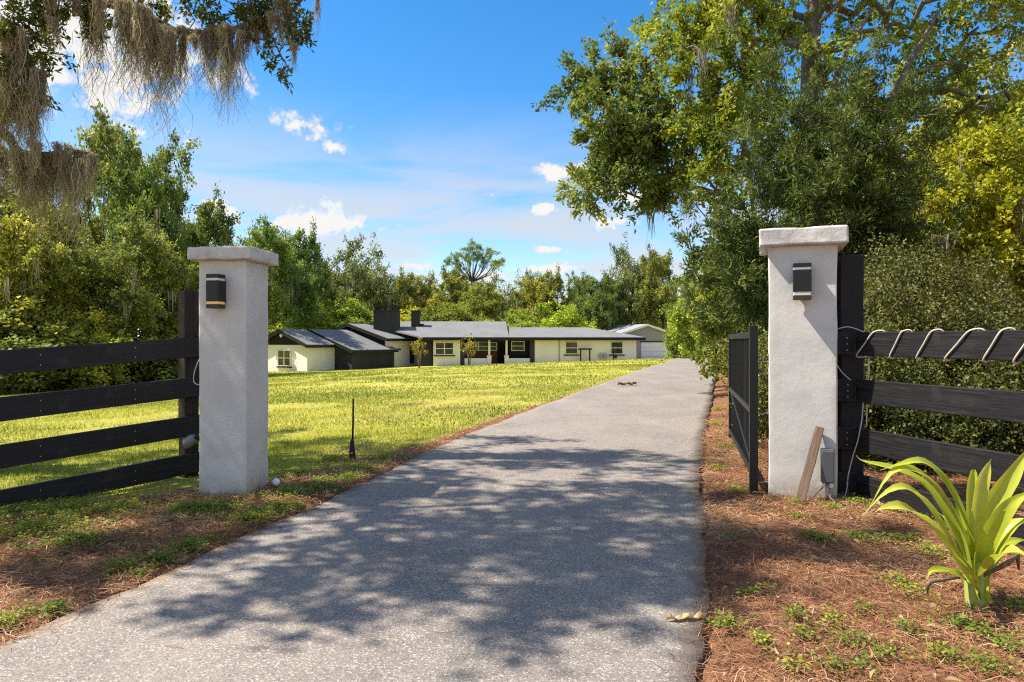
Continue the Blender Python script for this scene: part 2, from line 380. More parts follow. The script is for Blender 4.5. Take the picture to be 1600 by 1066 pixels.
    lawn = m.ramp(m.mth('ADD', m.mth('MULTIPLY', n1, .6), m.mth('MULTIPLY', n3, .4)), [(.30, (.19, .19, .04)), (.47, (.33, .315, .06)), (.60, (.44, .40, .09)), (.75, (.48, .40, .13))])
    n0 = m.noise(c, .30, 5, .68, .6)
    bare = m.mth('MULTIPLY', m.mr(n0, .56, .66), m.mr(n2, .42, .60)); lawn = m.mix(m.mth('MULTIPLY', bare, .7), lawn, (.42, .30, .17))
    lit = m.ramp(m.mth('ADD', m.mth('MULTIPLY', straw, .5), m.mth('MULTIPLY', n2, .5)), [(.32, (.07, .034, .020)), (.48, (.20, .095, .050)), (.62, (.36, .19, .10)), (.78, (.50, .32, .18))])
    lit = m.mix(m.mr(m.noise(c, 2.3, 5, .65), .56, .70, 0, .5), lit, (.33, .25, .16))
    f = m.mr(m.mth('ADD', mul, m.mth('MULTIPLY', m.mth('SUBTRACT', n2, .5), .7)), .38, .62)
    col = m.mix(f, lawn, lit)
    n = m.bump(n3, .6, .03); n = m.bump(n2, .5, .06, n)
    m.done(m.bsdf(col, .95, .1, normal=n))
make_materials()

# ------------------------------------------------------------------ ground and driveway
LY = np.array([-6, -2, 1, 2.52, 3.3, 4.6, 7.8, 11.5, 19.8, 28, 36, 42, 47, 54, 62, 74])
LX = np.array([-4.3, -3.1, -2.3, -1.90, -1.74, -1.38, -.70, .35, 2.85, 5.4, 8.1, 9.8, 10.7, 11.2, 11.3, 12.0])
RY = np.array([-6, -2, 1, 2.3, 3.87, 5.2, 7.35, 12.65, 19, 26, 36, 42, 47, 54, 62, 74])
RX = np.array([-1.7, -.6, .28, .66, 1.10, 1.46, 2.05, 3.70, 5.65, 7.85, 11.0, 12.7, 13.7, 14.3, 14.6, 18.0])
def smooth_interp(x, xp, fp):
    x = np.asarray(x, float); w = 0
    acc = 0
    for d, k in ((-.8, .2), (-.4, .2), (0, .2), (.4, .2), (.8, .2)): acc = acc + k * np.interp(x + d, xp, fp)
    return acc
def xl(y): return smooth_interp(y, LY, LX)
def xr(y): return smooth_interp(y, RY, RX)
def gz(x, y):
    """height of the ground"""
    x = np.asarray(x, float); y = np.asarray(y, float)
    s = np.maximum(0, xl(y) - .35 - x)
    a = smooth(s / 42.0)
    b = smooth((y - 43) / 18.0)
    z = -(1.62 * a + 1.0 * b * (1 - a)) - .10 * smooth(s / 5.0)
    return z
def gzf(x, y): return float(gz(x, y))
def gp(u, v):
    """ground point seen at a photo pixel"""
    lo, hi = .5, 90.0
    dx, dz = (u - 800) / F, -(v - 533) / F
    y = lo
    while y < hi and EYE + dz * y > gzf(dx * y, y): y += .04
    return Vector((dx * y, y, gzf(dx * y, y)))
def at(u, v, y): return Vector(((u - 800) / F * y, y, EYE - (v - 533) / F * y))

def nfield(x, y, sc, seed=0.0, oct=3):
    return np.array([mnoise.fractal(Vector((a * sc + seed, b * sc - seed, seed)), 1.0, 2.0, oct) for a, b in zip(np.ravel(x), np.ravel(y))]).reshape(np.shape(x))

def mulch(x, y):
    x = np.asarray(x, float); y = np.asarray(y, float)
    s = xl(y) - x; r = x - xr(y)
    w = np.interp(y, [0, 3.9, 4.6, 5.6, 6.4, 8, 14, 25, 60], [4.0, 2.6, 1.75, .95, .45, .18, .06, .05, .05])
    left = np.where(s > 0, 1 - smooth((s - w) / np.maximum(.25, w * .35) + .3), 0)
    right = np.where(r > 0, 1 - .45 * smooth((y - 14) / 10), 0)
    right = np.where(r > 0, np.where(y > 40, right * (1 - smooth((y - 40) / 6)), right), 0)
    for cx, cy, rx, ry, k in BROWN_SPOTS:
        left = np.maximum(left, k * np.exp(-((x - cx) / rx) ** 2 - ((y - cy) / ry) ** 2) * (s > 0))
    return np.where(s > 0, left, np.where(r > 0, right, 1.0))

BROWN_SPOTS = []  # bare lawn patches, plus a stronger brown spot right of the stake
for u_, v_, rx_, ry_, k_ in ((640, 632, .9, .8, .62), (705, 638, 1.0, .6, .62), (760, 616, 1.6, 1.4, .55), (605, 652, .6, .4, .5), (735, 602, 2.2, 1.6, .5), (825, 602, 1.6, 1.6, .5), (560, 706, .35, .25, .6), (690, 622, .9, .6, .55), (610, 718, .35, .2, .75), (520, 640, 1.0, .5, .4), (680, 585, 3, 2, .42), (480, 610, 2, 1.2, .4)):
    q_ = gp(u_, v_); BROWN_SPOTS.append((q_.x, q_.y, rx_, ry_, k_))

def build_ground():
    def axis(parts):
        a = np.concatenate([np.arange(p0, p1, st) for p0, p1, st in parts]); return a
    gx = axis([(-600, -100, 50), (-100, -46, 6), (-46, -8, 1.0), (-8, 6, .2), (6, 22, .8), (22, 60, 3), (60, 120, 10), (120, 601, 60)])
    gy = axis([(-200, -20, 30), (-20, 0, 2), (0, 14, .2), (14, 30, .5), (30, 75, .8), (75, 120, 5), (120, 700, 60)])
    GX, GY = np.meshgrid(gx, gy)
    Z = gz(GX, GY)
    near = (np.abs(GX) < 9) & (GY < 16) & (GY > 0)
    Z[near] += .012 * nfield(GX[near], GY[near], 1.7, 3.1)
    on = (GX > xl(GY) - .1) & (GX < xr(GY) + .1)
    Z[on] -= .03
    nx, ny = len(gx), len(gy)
    V = np.stack([GX, GY, Z], -1).reshape(-1, 3)
    i = np.arange(ny - 1)[:, None] * nx + np.arange(nx - 1)[None]
    Q = np.stack([i, i + 1, i + nx + 1, i + nx], -1).reshape(-1, 4)
    me = fast_mesh('ground', V, Q, smooth_shade=True)
    at_ = me.attributes.new('mulch', 'FLOAT', 'POINT'); at_.data.foreach_set('value', mulch(GX, GY).ravel().astype(np.float32))
    link('ground', me, mat=MATS['ground'], kind='structure')
    # driveway sheet
    ys = np.concatenate([np.arange(-5, 14, .12), np.arange(14, 74, .5)])
    L_ = xl(ys) + .05 * nfield(ys, ys * 0, 1.3, 7.7) + .018 * nfield(ys, ys * 0, 6, 2.2)
    R_ = xr(ys) + .07 * nfield(ys, ys * 0 + 5, 1.1, 9.7) + .030 * nfield(ys, ys * 0 + 9, 6, 4.2)
    cols = np.array([0, .0001, .05, .12, .3, .5, .7, .88, .95, .9999, 1])
    XX = L_[:, None] * (1 - cols) + R_[:, None] * cols
    YY = np.repeat(ys[:, None], len(cols), 1)
    ZZ = gz(XX, YY) + .014 + .012 * smooth((YY - 30) / 8)
    ZZ[:, 0] -= .06; ZZ[:, -1] -= .06
    V = np.stack([XX, YY, ZZ], -1).reshape(-1, 3); nx = len(cols)
    i = np.arange(len(ys) - 1)[:, None] * nx + np.arange(nx - 1)[None]
    Q = np.stack([i, i + 1, i + nx + 1, i + nx], -1).reshape(-1, 4)
    edge = np.repeat((np.abs(cols - .5) * 2)[None] ** 6, len(ys), 0).ravel()
    me = fast_mesh('driveway', V, Q, tint=edge, smooth_shade=False)
    link('driveway', me, mat=MATS['asphalt'], kind='structure')
build_ground()

# ------------------------------------------------------------------ house
def build_house():
    WZ = lambda v, y: EYE - (v - 533) / F * y
    E = np.array([.5, .866]); Nn = np.array([.866, -.5])          # wing: along its ridge, and out of its long side
    house = empty('ranch_house', (-4, 66, -1.2), label='long low white ranch house with black trim and grey shingle roofs across the lawn', cat='house')
    inv = Matrix.Translation((4, -66, 1.2))
    def part(name, mb, mat, parent=None, sm=False):
        me = mb.mesh(name, sm); me.transform(inv if parent is None else inv)
        o = link(name, me, parent or house, MATS[mat]); return o
    def isect(p, d, u):
        k = (u - 800) / F
        t = (k * p[1] - p[0]) / (d[0] - k * d[1]); return t, np.array(p) + t * np.array(d)
    def P3(p, z): return np.array([p[0], p[1], z])
    def prism(mb, poly, d):
        """extrude the polygon (list of 3D points) by vector d"""
        n = len(poly); v = [np.array(p, float) for p in poly] + [np.array(p, float) + np.array(d, float) for p in poly]
        f = [tuple(range(n)), tuple(range(2 * n - 1, n - 1, -1))] + [(i, n + i, n + (i + 1) % n, (i + 1) % n) for i in range(n)]
        mb.add(v, [tuple(reversed(q)) for q in f]); return mb
    def window(c, along, out, w, h, cols, rows, frame='trim_white', sill='trim_black', bar=.085):
        """window on a wall: c = lower centre on the wall plane"""
        a = np.array([*along, 0.0]); o = np.array([*out, 0.0]); z = np.array([0, 0, 1.0])
        rz = math.atan2(along[1], along[0])
        m = MB()
        for x in np.linspace(-w / 2, w / 2, cols + 1): m.box(c + a * x + z * h / 2 + o * .035, (bar, .07, h + bar), rz)
        for k, y in enumerate(np.linspace(0, h, rows + 1)): m.box(c + z * y + o * .032, (w, .066, bar * .8), rz)
        wnd = part('window', m, frame)
        for i in range(cols):
            for j in range(rows):
                g = MB().box(c + a * (-w / 2 + (i + .5) * w / cols) + z * (j + .5) * h / rows + o * .012, (w / cols - .02, .02, h / rows - .02), rz)
                part('pane', g, 'glass_dark', wnd)
        if sill:
            part('sill', MB().box(c + o * .07 - z * (bar + .05), (w + .35, .16, .1), rz), sill, wnd)
        return wnd
    def wing(P, length, half, z0, zE, zA, wall, gable, gmat_low, over=.45, tail=0.0, roof='shingle', name_tail=None, roof_back=0.0):
        """block whose near right corner is P; gable end faces the camera; ridge runs along E"""
        P = np.array(P); Q = P - Nn * 2 * half; A = P - Nn * half
        Lv = E * length
        # right long wall and gable wall
        part('wall', prism(MB(), [P3(P, z0 - .6), P3(P, zE), P3(P + Lv, zE), P3(P + Lv, z0 - .6)], [*(-Nn * .2), 0]), wall)
        Pg = P - Nn * .2
        part('wall', prism(MB(), [P3(Pg, z0 - .6), P3(Q, z0 - .6), P3(Q, zE), P3(Pg, zE)], [*(E * .2), 0]), gmat_low)
        part('gable', prism(MB(), [P3(P - Nn * .002 - E * .03, zE), P3(Q - E * .03, zE), P3(A - E * .03, zA)], [*(E * .2), 0]), gable)
        # roof: two slopes with thickness
        sl = (zA - zE) / half; th = .16
        for sgn in (1, -1):
            eave = A + Nn * sgn * (half + over); ze = zE - sl * over + .06; za = zA + .06
            s = eave - E * over; e2 = eave + Lv + E * (tail if sgn > 0 else 0)
            r1 = A - E * over; r2 = A + Lv + E * (tail + roof_back)
            ro = part('roof_slope', prism(MB(), [P3(s, ze), P3(e2, ze), P3(r2, za), P3(r1, za)], [0, 0, th]), roof)
            # fascia boards
            part('fascia', prism(MB(), [P3(s - E * .04, ze - .16), P3(r1 - E * .04, za - .16), P3(r1 - E * .04, za + th + .01), P3(s - E * .04, ze + th + .01)], [*(E * .038), 0]), 'trim_black', ro)
            part('fascia', prism(MB(), [P3(s + Nn * sgn * .003, ze - .13), P3(e2 + Nn * sgn * .003, ze - .13), P3(e2 + Nn * sgn * .003, ze + th * .6), P3(s + Nn * sgn * .003, ze + th * .6)], [*(Nn * sgn * .035), 0]), 'trim_black', ro)
        return P, Q, A
    # --- left wing, three stepped blocks
    y1 = 61.5
    P1 = np.array([(480 - 800) / F * y1, y1])
    t1, e1 = isect(P1, E, 523)
    h1, A1 = isect(P1, -Nn, 441)
    z0 = WZ(578, y1); zE = WZ(541, y1) + .1; zA = WZ(518, A1[1])
    P, Q, A = wing(P1, t1, h1, z0, zE, zA, 'wall_cream', 'wall_black', 'wall_white')
    _, wc = isect(P1, -Nn, 444.5)
    window(P3(wc, WZ(571.5, wc[1])), -Nn, -E, 1.62, 1.42, 2, 2)
    _, lc = isect(P1, -Nn, 441.5)
    part('gable_light', MB().tube([P3(lc - E * .05, WZ(524, lc[1])), P3(lc - E * .22, WZ(524.6, lc[1]))], [.14, .17], 8), 'trim_white')
    t2, P2 = isect(e1 + E * .05, Nn, 550)
    h2, A2 = isect(P2, -Nn, 488)
    t2b, e2 = isect(P2, E, 616)
    wing(P2, t2b, h2, WZ(575, P2[1]), WZ(549.5, P2[1]) + .12, WZ(518, A2[1]), 'wall_charcoal', 'wall_charcoal', 'wall_charcoal', over=.5)
    y3 = 73.0 * 61.5 / 66
    P3_ = np.array([(604 - 800) / F * y3, y3]); h3, A3 = isect(P3_, -Nn, 548); t3, e3 = isect(P3_, E, 656)
    wing(P3_, t3, h3, WZ(572, y3), WZ(532, y3) + .12, WZ(509, A3[1]), 'wall_cream', 'wall_black', 'wall_black', over=.45, roof_back=-t3 * .45)
    _, wc = isect(P3_, E, 643.2); window(P3(wc, WZ(567, wc[1])), E, Nn, .55, 1.75, 1, 2, frame='trim_black', sill=None)
    _, wc = isect(P3_, E, 622); part('wall_bracket', MB().box(P3(wc + Nn * .12, WZ(546, wc[1])), (.5, .25, .12), math.atan2(E[1], E[0])), 'trim_black')
    # --- main block, nearly square to the camera
    g = R(3.5); Dm = np.array([math.cos(g), math.sin(g)]); Bm = np.array([-math.sin(g), math.cos(g)]); Om = -Bm
    O = np.array([(665 - 800) / F * 68.5, 68.5])
    def fc(u, b=0.0):
        _, p = isect(O + Bm * b, Dm, u); return p
    zb = -1.75
    zE = WZ(530.5, 69) + .05
    def wallseg(u0, u1, v0, v1, mat, b=0.0, name='wall', th=.2):
        a, c = fc(u0, b), fc(u1, b)
        za = zb if v0 is None else WZ(v0, a[1]); zt = zE if v1 is None else WZ(v1, a[1])
        return part(name, prism(MB(), [P3(a, za), P3(c, za), P3(c, zt), P3(a, zt)], [*(Bm * th), 0]), mat)
    def win(u0, u1, vt, vb, cols, rows, b=0.0, **k):
        a, c = fc(u0, b), fc(u1, b); m = (a + c) / 2
        return window(P3(m, WZ(vb, m[1])), Dm, Om, float(np.linalg.norm(c - a)), WZ(vt, m[1]) - WZ(vb, m[1]), cols, rows, **k)
    wallseg(652, 677, None, None, 'wall_charcoal', .6)
    wallseg(677, 719, None, None, 'wall_cream'); win(680.5, 708.5, 535.5, 554, 2, 2)
    # porch: recessed wall with brick base, picture windows, door, dark panel
    wallseg(719, 777, None, None, 'wall_black', 1.6); wallseg(726, 777, None, 549.5, 'brick_red', 1.5, 'brick_base', .1)
    win(731, 747, 534.5, 548, 1, 2, 1.6, frame='trim_white', sill=None, bar=.07); win(748, 763, 534.5, 548, 1, 2, 1.6, sill=None, bar=.07); win(766, 776, 535, 548, 1, 2, 1.6, sill=None, bar=.07)
    wallseg(777, 797, None, None, 'wall_charcoal', 2.2); wallseg(780, 789, 568, 537, 'wall_black', 2.1, 'front_door', .08)
    wallseg(796, 828.5, None, None, 'wall_black', .9); win(799.5, 819, 533.7, 548, 1, 2, .9, sill=None)
    wallseg(726, 765.5, None, 560, 'wall_white', .0, 'porch_wall'); wallseg(795, 828, None, 560, 'wall_white', .0, 'porch_wall')
    wallseg(719, 726, None, None, 'wall_charcoal', .05, 'porch_pier')
    for u in (764.5, 791.5):
        c = fc(u) + Bm * .05; z = WZ(557, c[1]); rz = g
        col = part('porch_column', MB().box(P3(c, (z + zE) / 2), (.2, .2, zE - z), rz), 'trim_white')
        part('pedestal', MB().box(P3(c, (zb + z) / 2), (.42, .42, z - zb), rz), 'trim_white', col)
        part('cap', MB().box(P3(c, z + .04), (.5, .5, .1), rz), 'trim_white', col)
    wallseg(828, 835.5, None, None, 'wall_charcoal', -.03, 'porch_pier', .4)
    wallseg(835.5, 997, None, None, 'wall_cream')
    wallseg(846, 847, None, None, 'trim_white', -.02, 'corner_trim', .03)
    c = fc(997); part('wall', prism(MB(), [P3(c, zb), P3(c + Bm * 10, zb), P3(c + Bm * 10, zE), P3(c, zE)], [*(-Dm * .2), 0]), 'wall_grey')  # right end wall of the cream house, its shade put into a grey colour
    win(883.5, 902.5, 534.5, 553, 1, 2); win(954.5, 973, 534.5, 553, 1, 2)
    for u in (873.8,):
        c = fc(u) + Om * .06; part('downspout', MB().tube([P3(c, zb), P3(c, zE)], .05, 6), 'wall_grey')
    # roofs of the main block
    def roof(u0, u1, zr, depth, hip=0.0, over=.55, step=0.0, ue0=None, back=False):
        a, c = fc(u0), fc(u1)
        ze = zE + .02; b = depth; o = over; sl = (zr - ze) / (b + o)
        E0 = a + Om * o if ue0 is None else fc(ue0) + Om * o; E1 = c + Om * o + Dm * (o if hip else 0)
        R0 = a + Bm * b; R1 = c + Bm * b - Dm * hip
        B0 = R0 + Bm * (b + o); B1 = c + Bm * (2 * b + o) + Dm * (o if hip else 0)
        ro = part('roof_slope', prism(MB(), [P3(E0, ze), P3(E1, ze), P3(R1, zr), P3(R0, zr)], [0, 0, .15]), 'shingle')
        part('roof_slope', prism(MB(), [P3(R0, zr), P3(R1, zr), P3(B1, ze), P3(B0, ze)], [0, 0, .15]), 'shingle')
        if hip: part('roof_slope', prism(MB(), [P3(E1, ze), P3(B1, ze), P3(R1, zr)], [0, 0, .148]), 'shingle')
        else: part('gable', prism(MB(), [P3(c + Bm * .0, ze), P3(c + Bm * 2 * b, ze), P3(R1, zr)], [*(-Dm * .15), 0]), 'wall_charcoal')
        part('fascia', prism(MB(), [P3(E0, ze - .17), P3(E1, ze - .17), P3(E1, ze + .12), P3(E0, ze + .12)], [*(Om * .04), 0]), 'trim_black', ro)
        part('soffit', prism(MB(), [P3(E0 + Bm * .01, ze - .06), P3(E1 + Bm * .01, ze - .06), P3(E1 + Bm * (o + 1.7), ze - .06), P3(E0 + Bm * (o + 1.7), ze - .06)], [0, 0, .04]), 'trim_black', ro)
        return ro
    roof(661, 795, WZ(504.5, 74.5), 6.0, over=.6)
    a = fc(661)                                                     # main ridge carries on behind the wing
    part('roof_slope', prism(MB(), [P3(fc(661) + Om * .6, zE + .02), P3(fc(661) + Bm * 6, WZ(504.5, 74.5)), P3(fc(600) + Bm * 6, WZ(504.5, 74.5)), P3(fc(600) + Om * -3, zE + .9)], [0, 0, .15]), 'shingle')
    roof(794.6, 997, WZ(513.5, 73.5), 5.2, hip=4.3, over=.62)
    # chimneys
    def chimney(u0, u1, vt, y, dep, mat, open_top):
        a = at(u0, vt, y); c = at(u1, vt, y); w = c.x - a.x; zt = a.z
        body_top = zt if not open_top else at(0, 486.5, y).z
        ch = part('chimney', MB().box(((a.x + c.x) / 2, y + dep / 2, (1.2 + body_top) / 2), (w, dep, body_top - 1.2)), mat)
        part('crown', MB().box(((a.x + c.x) / 2, y + dep / 2, body_top + .05), (w + .14, dep + .14, .1)), mat, ch)
        if open_top:
            for sx in (-1, 1):
                for sy in (-1, 1):
                    part('cap_post', MB().box(((a.x + c.x) / 2 + sx * (w / 2 - .13), y + dep / 2 + sy * (dep / 2 - .13), (zt + body_top) / 2), (.2, .2, zt - body_top)), mat, ch)
            part('cap_slab', MB().box(((a.x + c.x) / 2, y + dep / 2, zt), (w + .1, dep + .1, .16)), mat, ch)
    chimney(583.5, 621.5, 478, 70.5, 1.5, 'wall_charcoal', True)
    chimney(642.5, 655, 486.5, 72.0, .8, 'wall_charcoal', False)
    v = at(659, 508, 72.5); part('roof_vent', MB().tube([v - Vector((0, 0, .5)), v, v + Vector((0, 0, .12))], [.2, .2, .32], 8), 'wall_charcoal')
    # --- small things against the right wing
    def thing(name, mb, mat, **k):
        me = mb.mesh(name); return link(name, me, None, MATS[mat], **k)
    c0, c1 = fc(906), fc(920); zg = gzf(*fc(906)) 
    zt = WZ(546, c0[1])
    tr = empty('timber_frame', (*(c0 + Om * .5), 0), label='dark timber doorway-shaped frame standing before the cream house wall between two windows', cat='frame')
    def tp(name, mb, mat):
        me = mb.mesh(name); me.transform(Matrix.Translation(-tr.location)); return link(name, me, tr, MATS[mat])
    for c in (c0, c1): tp('post', MB().box(P3(c + Om * .5, (zt + zb) / 2), (.13, .13, zt - zb), g), 'brown_post')
    tp('beam', MB().box(P3((c0 + c1) / 2 + Om * .5, zt + .03), (1.35, .16, .16), g), 'brown_post')
    cc = fc(941) + Om * .2; z = WZ(556, cc[1])
    ac = empty('utility_meters', (*cc, z), label='pair of small grey utility boxes low on the cream house wall', cat='meter')
    for dx in (-.22, .26):
        me = MB().box((dx, 0, 0), (.36, .2, .42)).mesh('box'); link('meter_box', me, ac, MATS['wall_grey'])
        me = MB().tube([(dx, 0, -.2), (dx, 0, -1.1)], .03, 6).mesh('pipe'); link('pipe', me, ac, MATS['wall_grey'])
    cc = fc(956.5) + Om * .6; z0_ = gzf(*cc); zt = WZ(545, cc[1])
    hp = empty('hose_post', (*cc, z0_), label='thin dark hose post in front of the right window of the house', cat='post')
    link('post', MB().box((0, 0, (zt - z0_) / 2), (.1, .1, zt - z0_)).mesh('post'), hp, MATS['brown_post'])
    link('hose_reel', MB().tube([(.18, -.08, (zt - z0_) * .42), (.18, .08, (zt - z0_) * .42)], .2, 10).mesh('reel'), hp, MATS['steel_black'])
    # --- garage behind
    gq = R(22); Dg = np.array([math.cos(gq), math.sin(gq)]); Bg = np.array([-math.sin(gq), math.cos(gq)])
    G = empty('garage', (at(1010, 560, 80)[0], 80, -1.1), label='grey gabled garage with a wide white door beyond the house', cat='garage')
    ginv = Matrix.Translation(-G.location)
    def gpart(name, mb, mat, parent=None):
        me = mb.mesh(name); me.transform(ginv); return link(name, me, parent or G, MATS[mat])
    p0 = np.array([(972 - 800) / F * 78.5, 78.5]); _, p1 = isect(p0, Dg, 1047)
    ap = (p0 + p1) / 2; ze = WZ(521, 80); za = WZ(508.5, 80); zl = -2.0
    gpart('wall', prism(MB(), [P3(p0, zl), P3(p1, zl), P3(p1, ze), P3(ap, za), P3(p0, ze)], [*(Bg * .2), 0]), 'wall_grey')
    gpart('wall', prism(MB(), [P3(p0, zl), P3(p0, ze), P3(p0 + Bg * 7, ze), P3(p0 + Bg * 7, zl)], [*(Dg * .2), 0]), 'wall_grey')
    gpart('wall', prism(MB(), [P3(p1, zl), P3(p1, ze), P3(p1 + Bg * 7, ze), P3(p1 + Bg * 7, zl)], [*(-Dg * .2), 0]), 'wall_grey')
    for q, s in ((p0, -1), (p1, 1)):
        e = q + Dg * s * .3; sl = (za - ze) / np.linalg.norm(ap - q)
        r = gpart('roof_slope', prism(MB(), [P3(e - Bg * .3, ze - sl * .3), P3(ap - Bg * .3, za), P3(ap + Bg * 7.3, za), P3(e + Bg * 7.3, ze - sl * .3)], [0, 0, .14]), 'shingle_light')
        gpart('fascia', prism(MB(), [P3(e - Bg * .33, ze - sl * .3 - .1), P3(ap - Bg * .33, za - .1), P3(ap - Bg * .33, za + .15), P3(e - Bg * .33, ze - sl * .3 + .15)], [*(Bg * .028), 0]), 'trim_white', r)
    _, d0 = isect(p0 - Bg * .04, Dg, 1002); _, d1 = isect(p0 - Bg * .04, Dg, 1043.5)
    zt = WZ(535, d0[1]); dr = gpart('garage_door', prism(MB(), [P3(d0, zl), P3(d1, zl), P3(d1, zt), P3(d0, zt)], [*(Bg * .06), 0]), 'garage_white')
    gpart('lintel', MB().box(P3((d0 + d1) / 2 - Bg * .02, zt + .07), (np.linalg.norm(d1 - d0) + .3, .12, .14), gq), 'trim_black', dr)
    hgt = zt + 1.2
    for k in range(1, 4):
        gpart('panel_joint', MB().box(P3((d0 + d1) / 2 - Bg * .006, -1.2 + hgt * k / 4), (np.linalg.norm(d1 - d0), .012, .03), gq), 'wall_grey', dr)
build_house()

# ------------------------------------------------------------------ gate pillars, lamps, fences, gate
def build_entrance():
    # left pillar: near corner at (384,782)
    Yl = 5.06
    thl = R(-5.5)                                                 # turned a little to its left
    w = .368; hl = 1.90
    corner = np.array([(384.5 - 800) / F * Yl, Yl])
    ax = np.array([math.cos(thl), math.sin(thl)]); ay = np.array([-math.sin(thl), math.cos(thl)])
    cl = corner - ax * w / 2 + ay * w / 2
    zl = -.045
    def pillar(c, th, w, d, body_h, cap_h, over, z, label, seed):
        e = empty('gate_pillar', (c[0], c[1], z), th, label=label, cat='pillar', group='stucco pillars of the gateway', kind='thing')
        b = link('shaft', bevel_box('shaft', (w, d, body_h), .012, 3, (9, 9, 44), .005, 3.0, seed, True), e, MATS['stucco'])
        k = link('cap', bevel_box('cap', (w + 2 * over, d + 2 * over, cap_h), .016, 3, (22, 22, 6), .007, 7.0, seed + 3, True), e, MATS['stucco_cap'])
        k.location = (0, 0, body_h - .004)
        return e
    top_l = EYE + (533 - 385) / F * Yl
    pl = pillar(cl, thl, w, w, top_l - zl - .098, .098, .060, zl, 'narrower shaded stucco gate pillar left of the driveway, beside black fence', 1.0)
    # right pillar: its left side lies along the line of sight
    Yr = 5.06
    thr = R(-20.6); wr = .462
    axr = np.array([math.cos(thr), math.sin(thr)]); ayr = np.array([-math.sin(thr), math.cos(thr)])
    cr0 = np.array([(1201 - 800) / F * Yr, Yr])
    cr = cr0 + axr * wr / 2 + ayr * wr / 2
    top_r = EYE + (533 - 357.5) / F * (Yr - .03)
    pr = pillar(cr, thr, wr, wr, top_r + .03 - .128, .128, .066, -.03, 'wider sunlit stucco gate pillar right of the driveway, next to the hedge', 5.0)

    # sconces
    def sconce(p, rz, label, amber, wd=.122, ht=.262, lb=.058):
        e = empty('wall_lamp', p, rz, label=label, cat='lamp', group='up-and-down lamps on the gate pillars')
        dp = .092
        def bx(name, z0, z1, mat, inset=0.0):
            me = bevel_box(name, (wd - inset * 2, dp - inset, z1 - z0), .004, 2)
            o = link(name, me, e, MATS[mat]); o.location = (0, -dp / 2 - .018 + inset * .5, z0); return o
        h = ht / 2
        bx('housing', -h + lb, h - .048, 'lamp_black'); bx('top_cap', h - .028, h, 'lamp_black'); bx('bottom_cap', -h, -h + .030, 'lamp_dark_bronze')
        bx('light_band', h - .048, h - .028, 'lamp_glass', .004); bx('light_band', -h + .030, -h + lb, 'lamp_amber' if amber else 'lamp_glass', .004)
        o = link('back_plate', bevel_box('back_plate', (.085, .02, .17), .003, 1), e, MATS['lamp_black']); o.location = (0, -.009, -.085)
        return e
    axl3 = np.array([*ax, 0]); ayl3 = np.array([*ay, 0])
    fl = np.array([*corner, 0]) ; uu = np.linspace(0, 1, 200)
    # centre of left lamp on the front face
    def on_face(c0, a, u):
        k = (u - 800) / F; t = (k * c0[1] - c0[0]) / (a[0] - k * a[1]); return np.array(c0) + t * np.array(a)
    p = on_face(corner - ay * .004, ax, 345); sconce((*p, EYE + (533 - 456.5) / F * p[1]), thl - R(4), 'black box lamp with an amber lower band on the shaded left pillar', True, .098, .25, .050)
    p = on_face(cr0 - ayr * .004, axr, 1252.5); sconce((*p, EYE + (533 - 441.5) / F * p[1]), thr, 'black box lamp with pale bands on the sunlit right pillar', False)

    # ---- fences
    def board(name, a, b, zc_a, zc_b, h, th, parent, mat='black_wood', seed=0):
        """board from a to b (xy), centre heights at both ends"""
        a = Vector((a[0], a[1], zc_a)); b = Vector((b[0], b[1], zc_b)); Ln = (b - a).length
        me = bevel_box(name, (Ln, th, h), .004, 1, (8, 0, 0), .003, 1.7, seed)
        o = link(name, me, parent, MATS[mat])
        d = (b - a).normalized(); y = Vector((-d.y, d.x, 0)).normalized(); z = d.cross(y)
        M = Matrix((d, y, z)).transposed().to_4x4(); M.translation = (a + b) / 2 - z * h / 2
        o.matrix_world = parent.matrix_world.inverted() @ M if False else M
        return o
    # left fence (boards face right and lie in shade)
    A = np.array([-2.715, 5.87]); B = np.array([-3.60, 4.80]); d = (B - A) / np.linalg.norm(B - A)
    lf = empty('board_fence', (0, 0, 0), label='four-rail black board fence in shade running out to the left of the gateway', cat='fence')
    tops_r = [527.5, 590, 648.5, 707]; bots_r = [558, 619.5, 681, 738.5]; tops_l = [548.5, 622, 696, 767]; bots_l = [585, 658.5, 732.5, 804]
    for k in range(4):
        za = EYE + (533 - (tops_r[k] + bots_r[k]) / 2) / F * A[1]; zb = EYE + (533 - (tops_l[k] + bots_l[k]) / 2) / F * B[1]
        L0 = np.linalg.norm(B - A); Lb = 2.75
        Bf = A + d * Lb; zf = za + (zb - za) * Lb / L0
        board('rail', Bf, A - d * .10, zf, za + .01, .170, .034, lf, seed=k * 3.3)
        nl = MB()
        for s in (.5, 1.15):
            q = A + d * s; zz = za + (zb - za) * s / L0
            n3 = np.array([-d[1], d[0]]); n3 = n3 if n3 @ -q > 0 else -n3
            for dz in (-.04, .035): nl.tube([(*(q + n3 * .017), zz + dz), (*(q + n3 * .0205), zz + dz)], .005, 5)
        link('nails', nl.mesh('nails'), lf, MATS['galvanised'], kind='stuff')
    nb = np.array([-d[1], d[0]]); nb = nb if nb @ -A < 0 else -nb       # away from the camera
    def post(c, w, h, z0, rz, par, mat):
        o = link('post', bevel_box('post', (w, w, h), .012, 2, (0, 0, 10), .006, 4, c[0]), par, MATS[mat]); o.location = (c[0], c[1], z0); o.rotation_euler = (0, 0, rz); return o
    pc = A + nb * .085 + d * .025
    post(pc, .125, 1.78, -.2, math.atan2(d[1], d[0]), lf, 'brown_post')
    pc2 = A + d * 2.6 + nb * .085; post(pc2, .125, 1.7, -.3, math.atan2(d[1], d[0]), lf, 'brown_post')
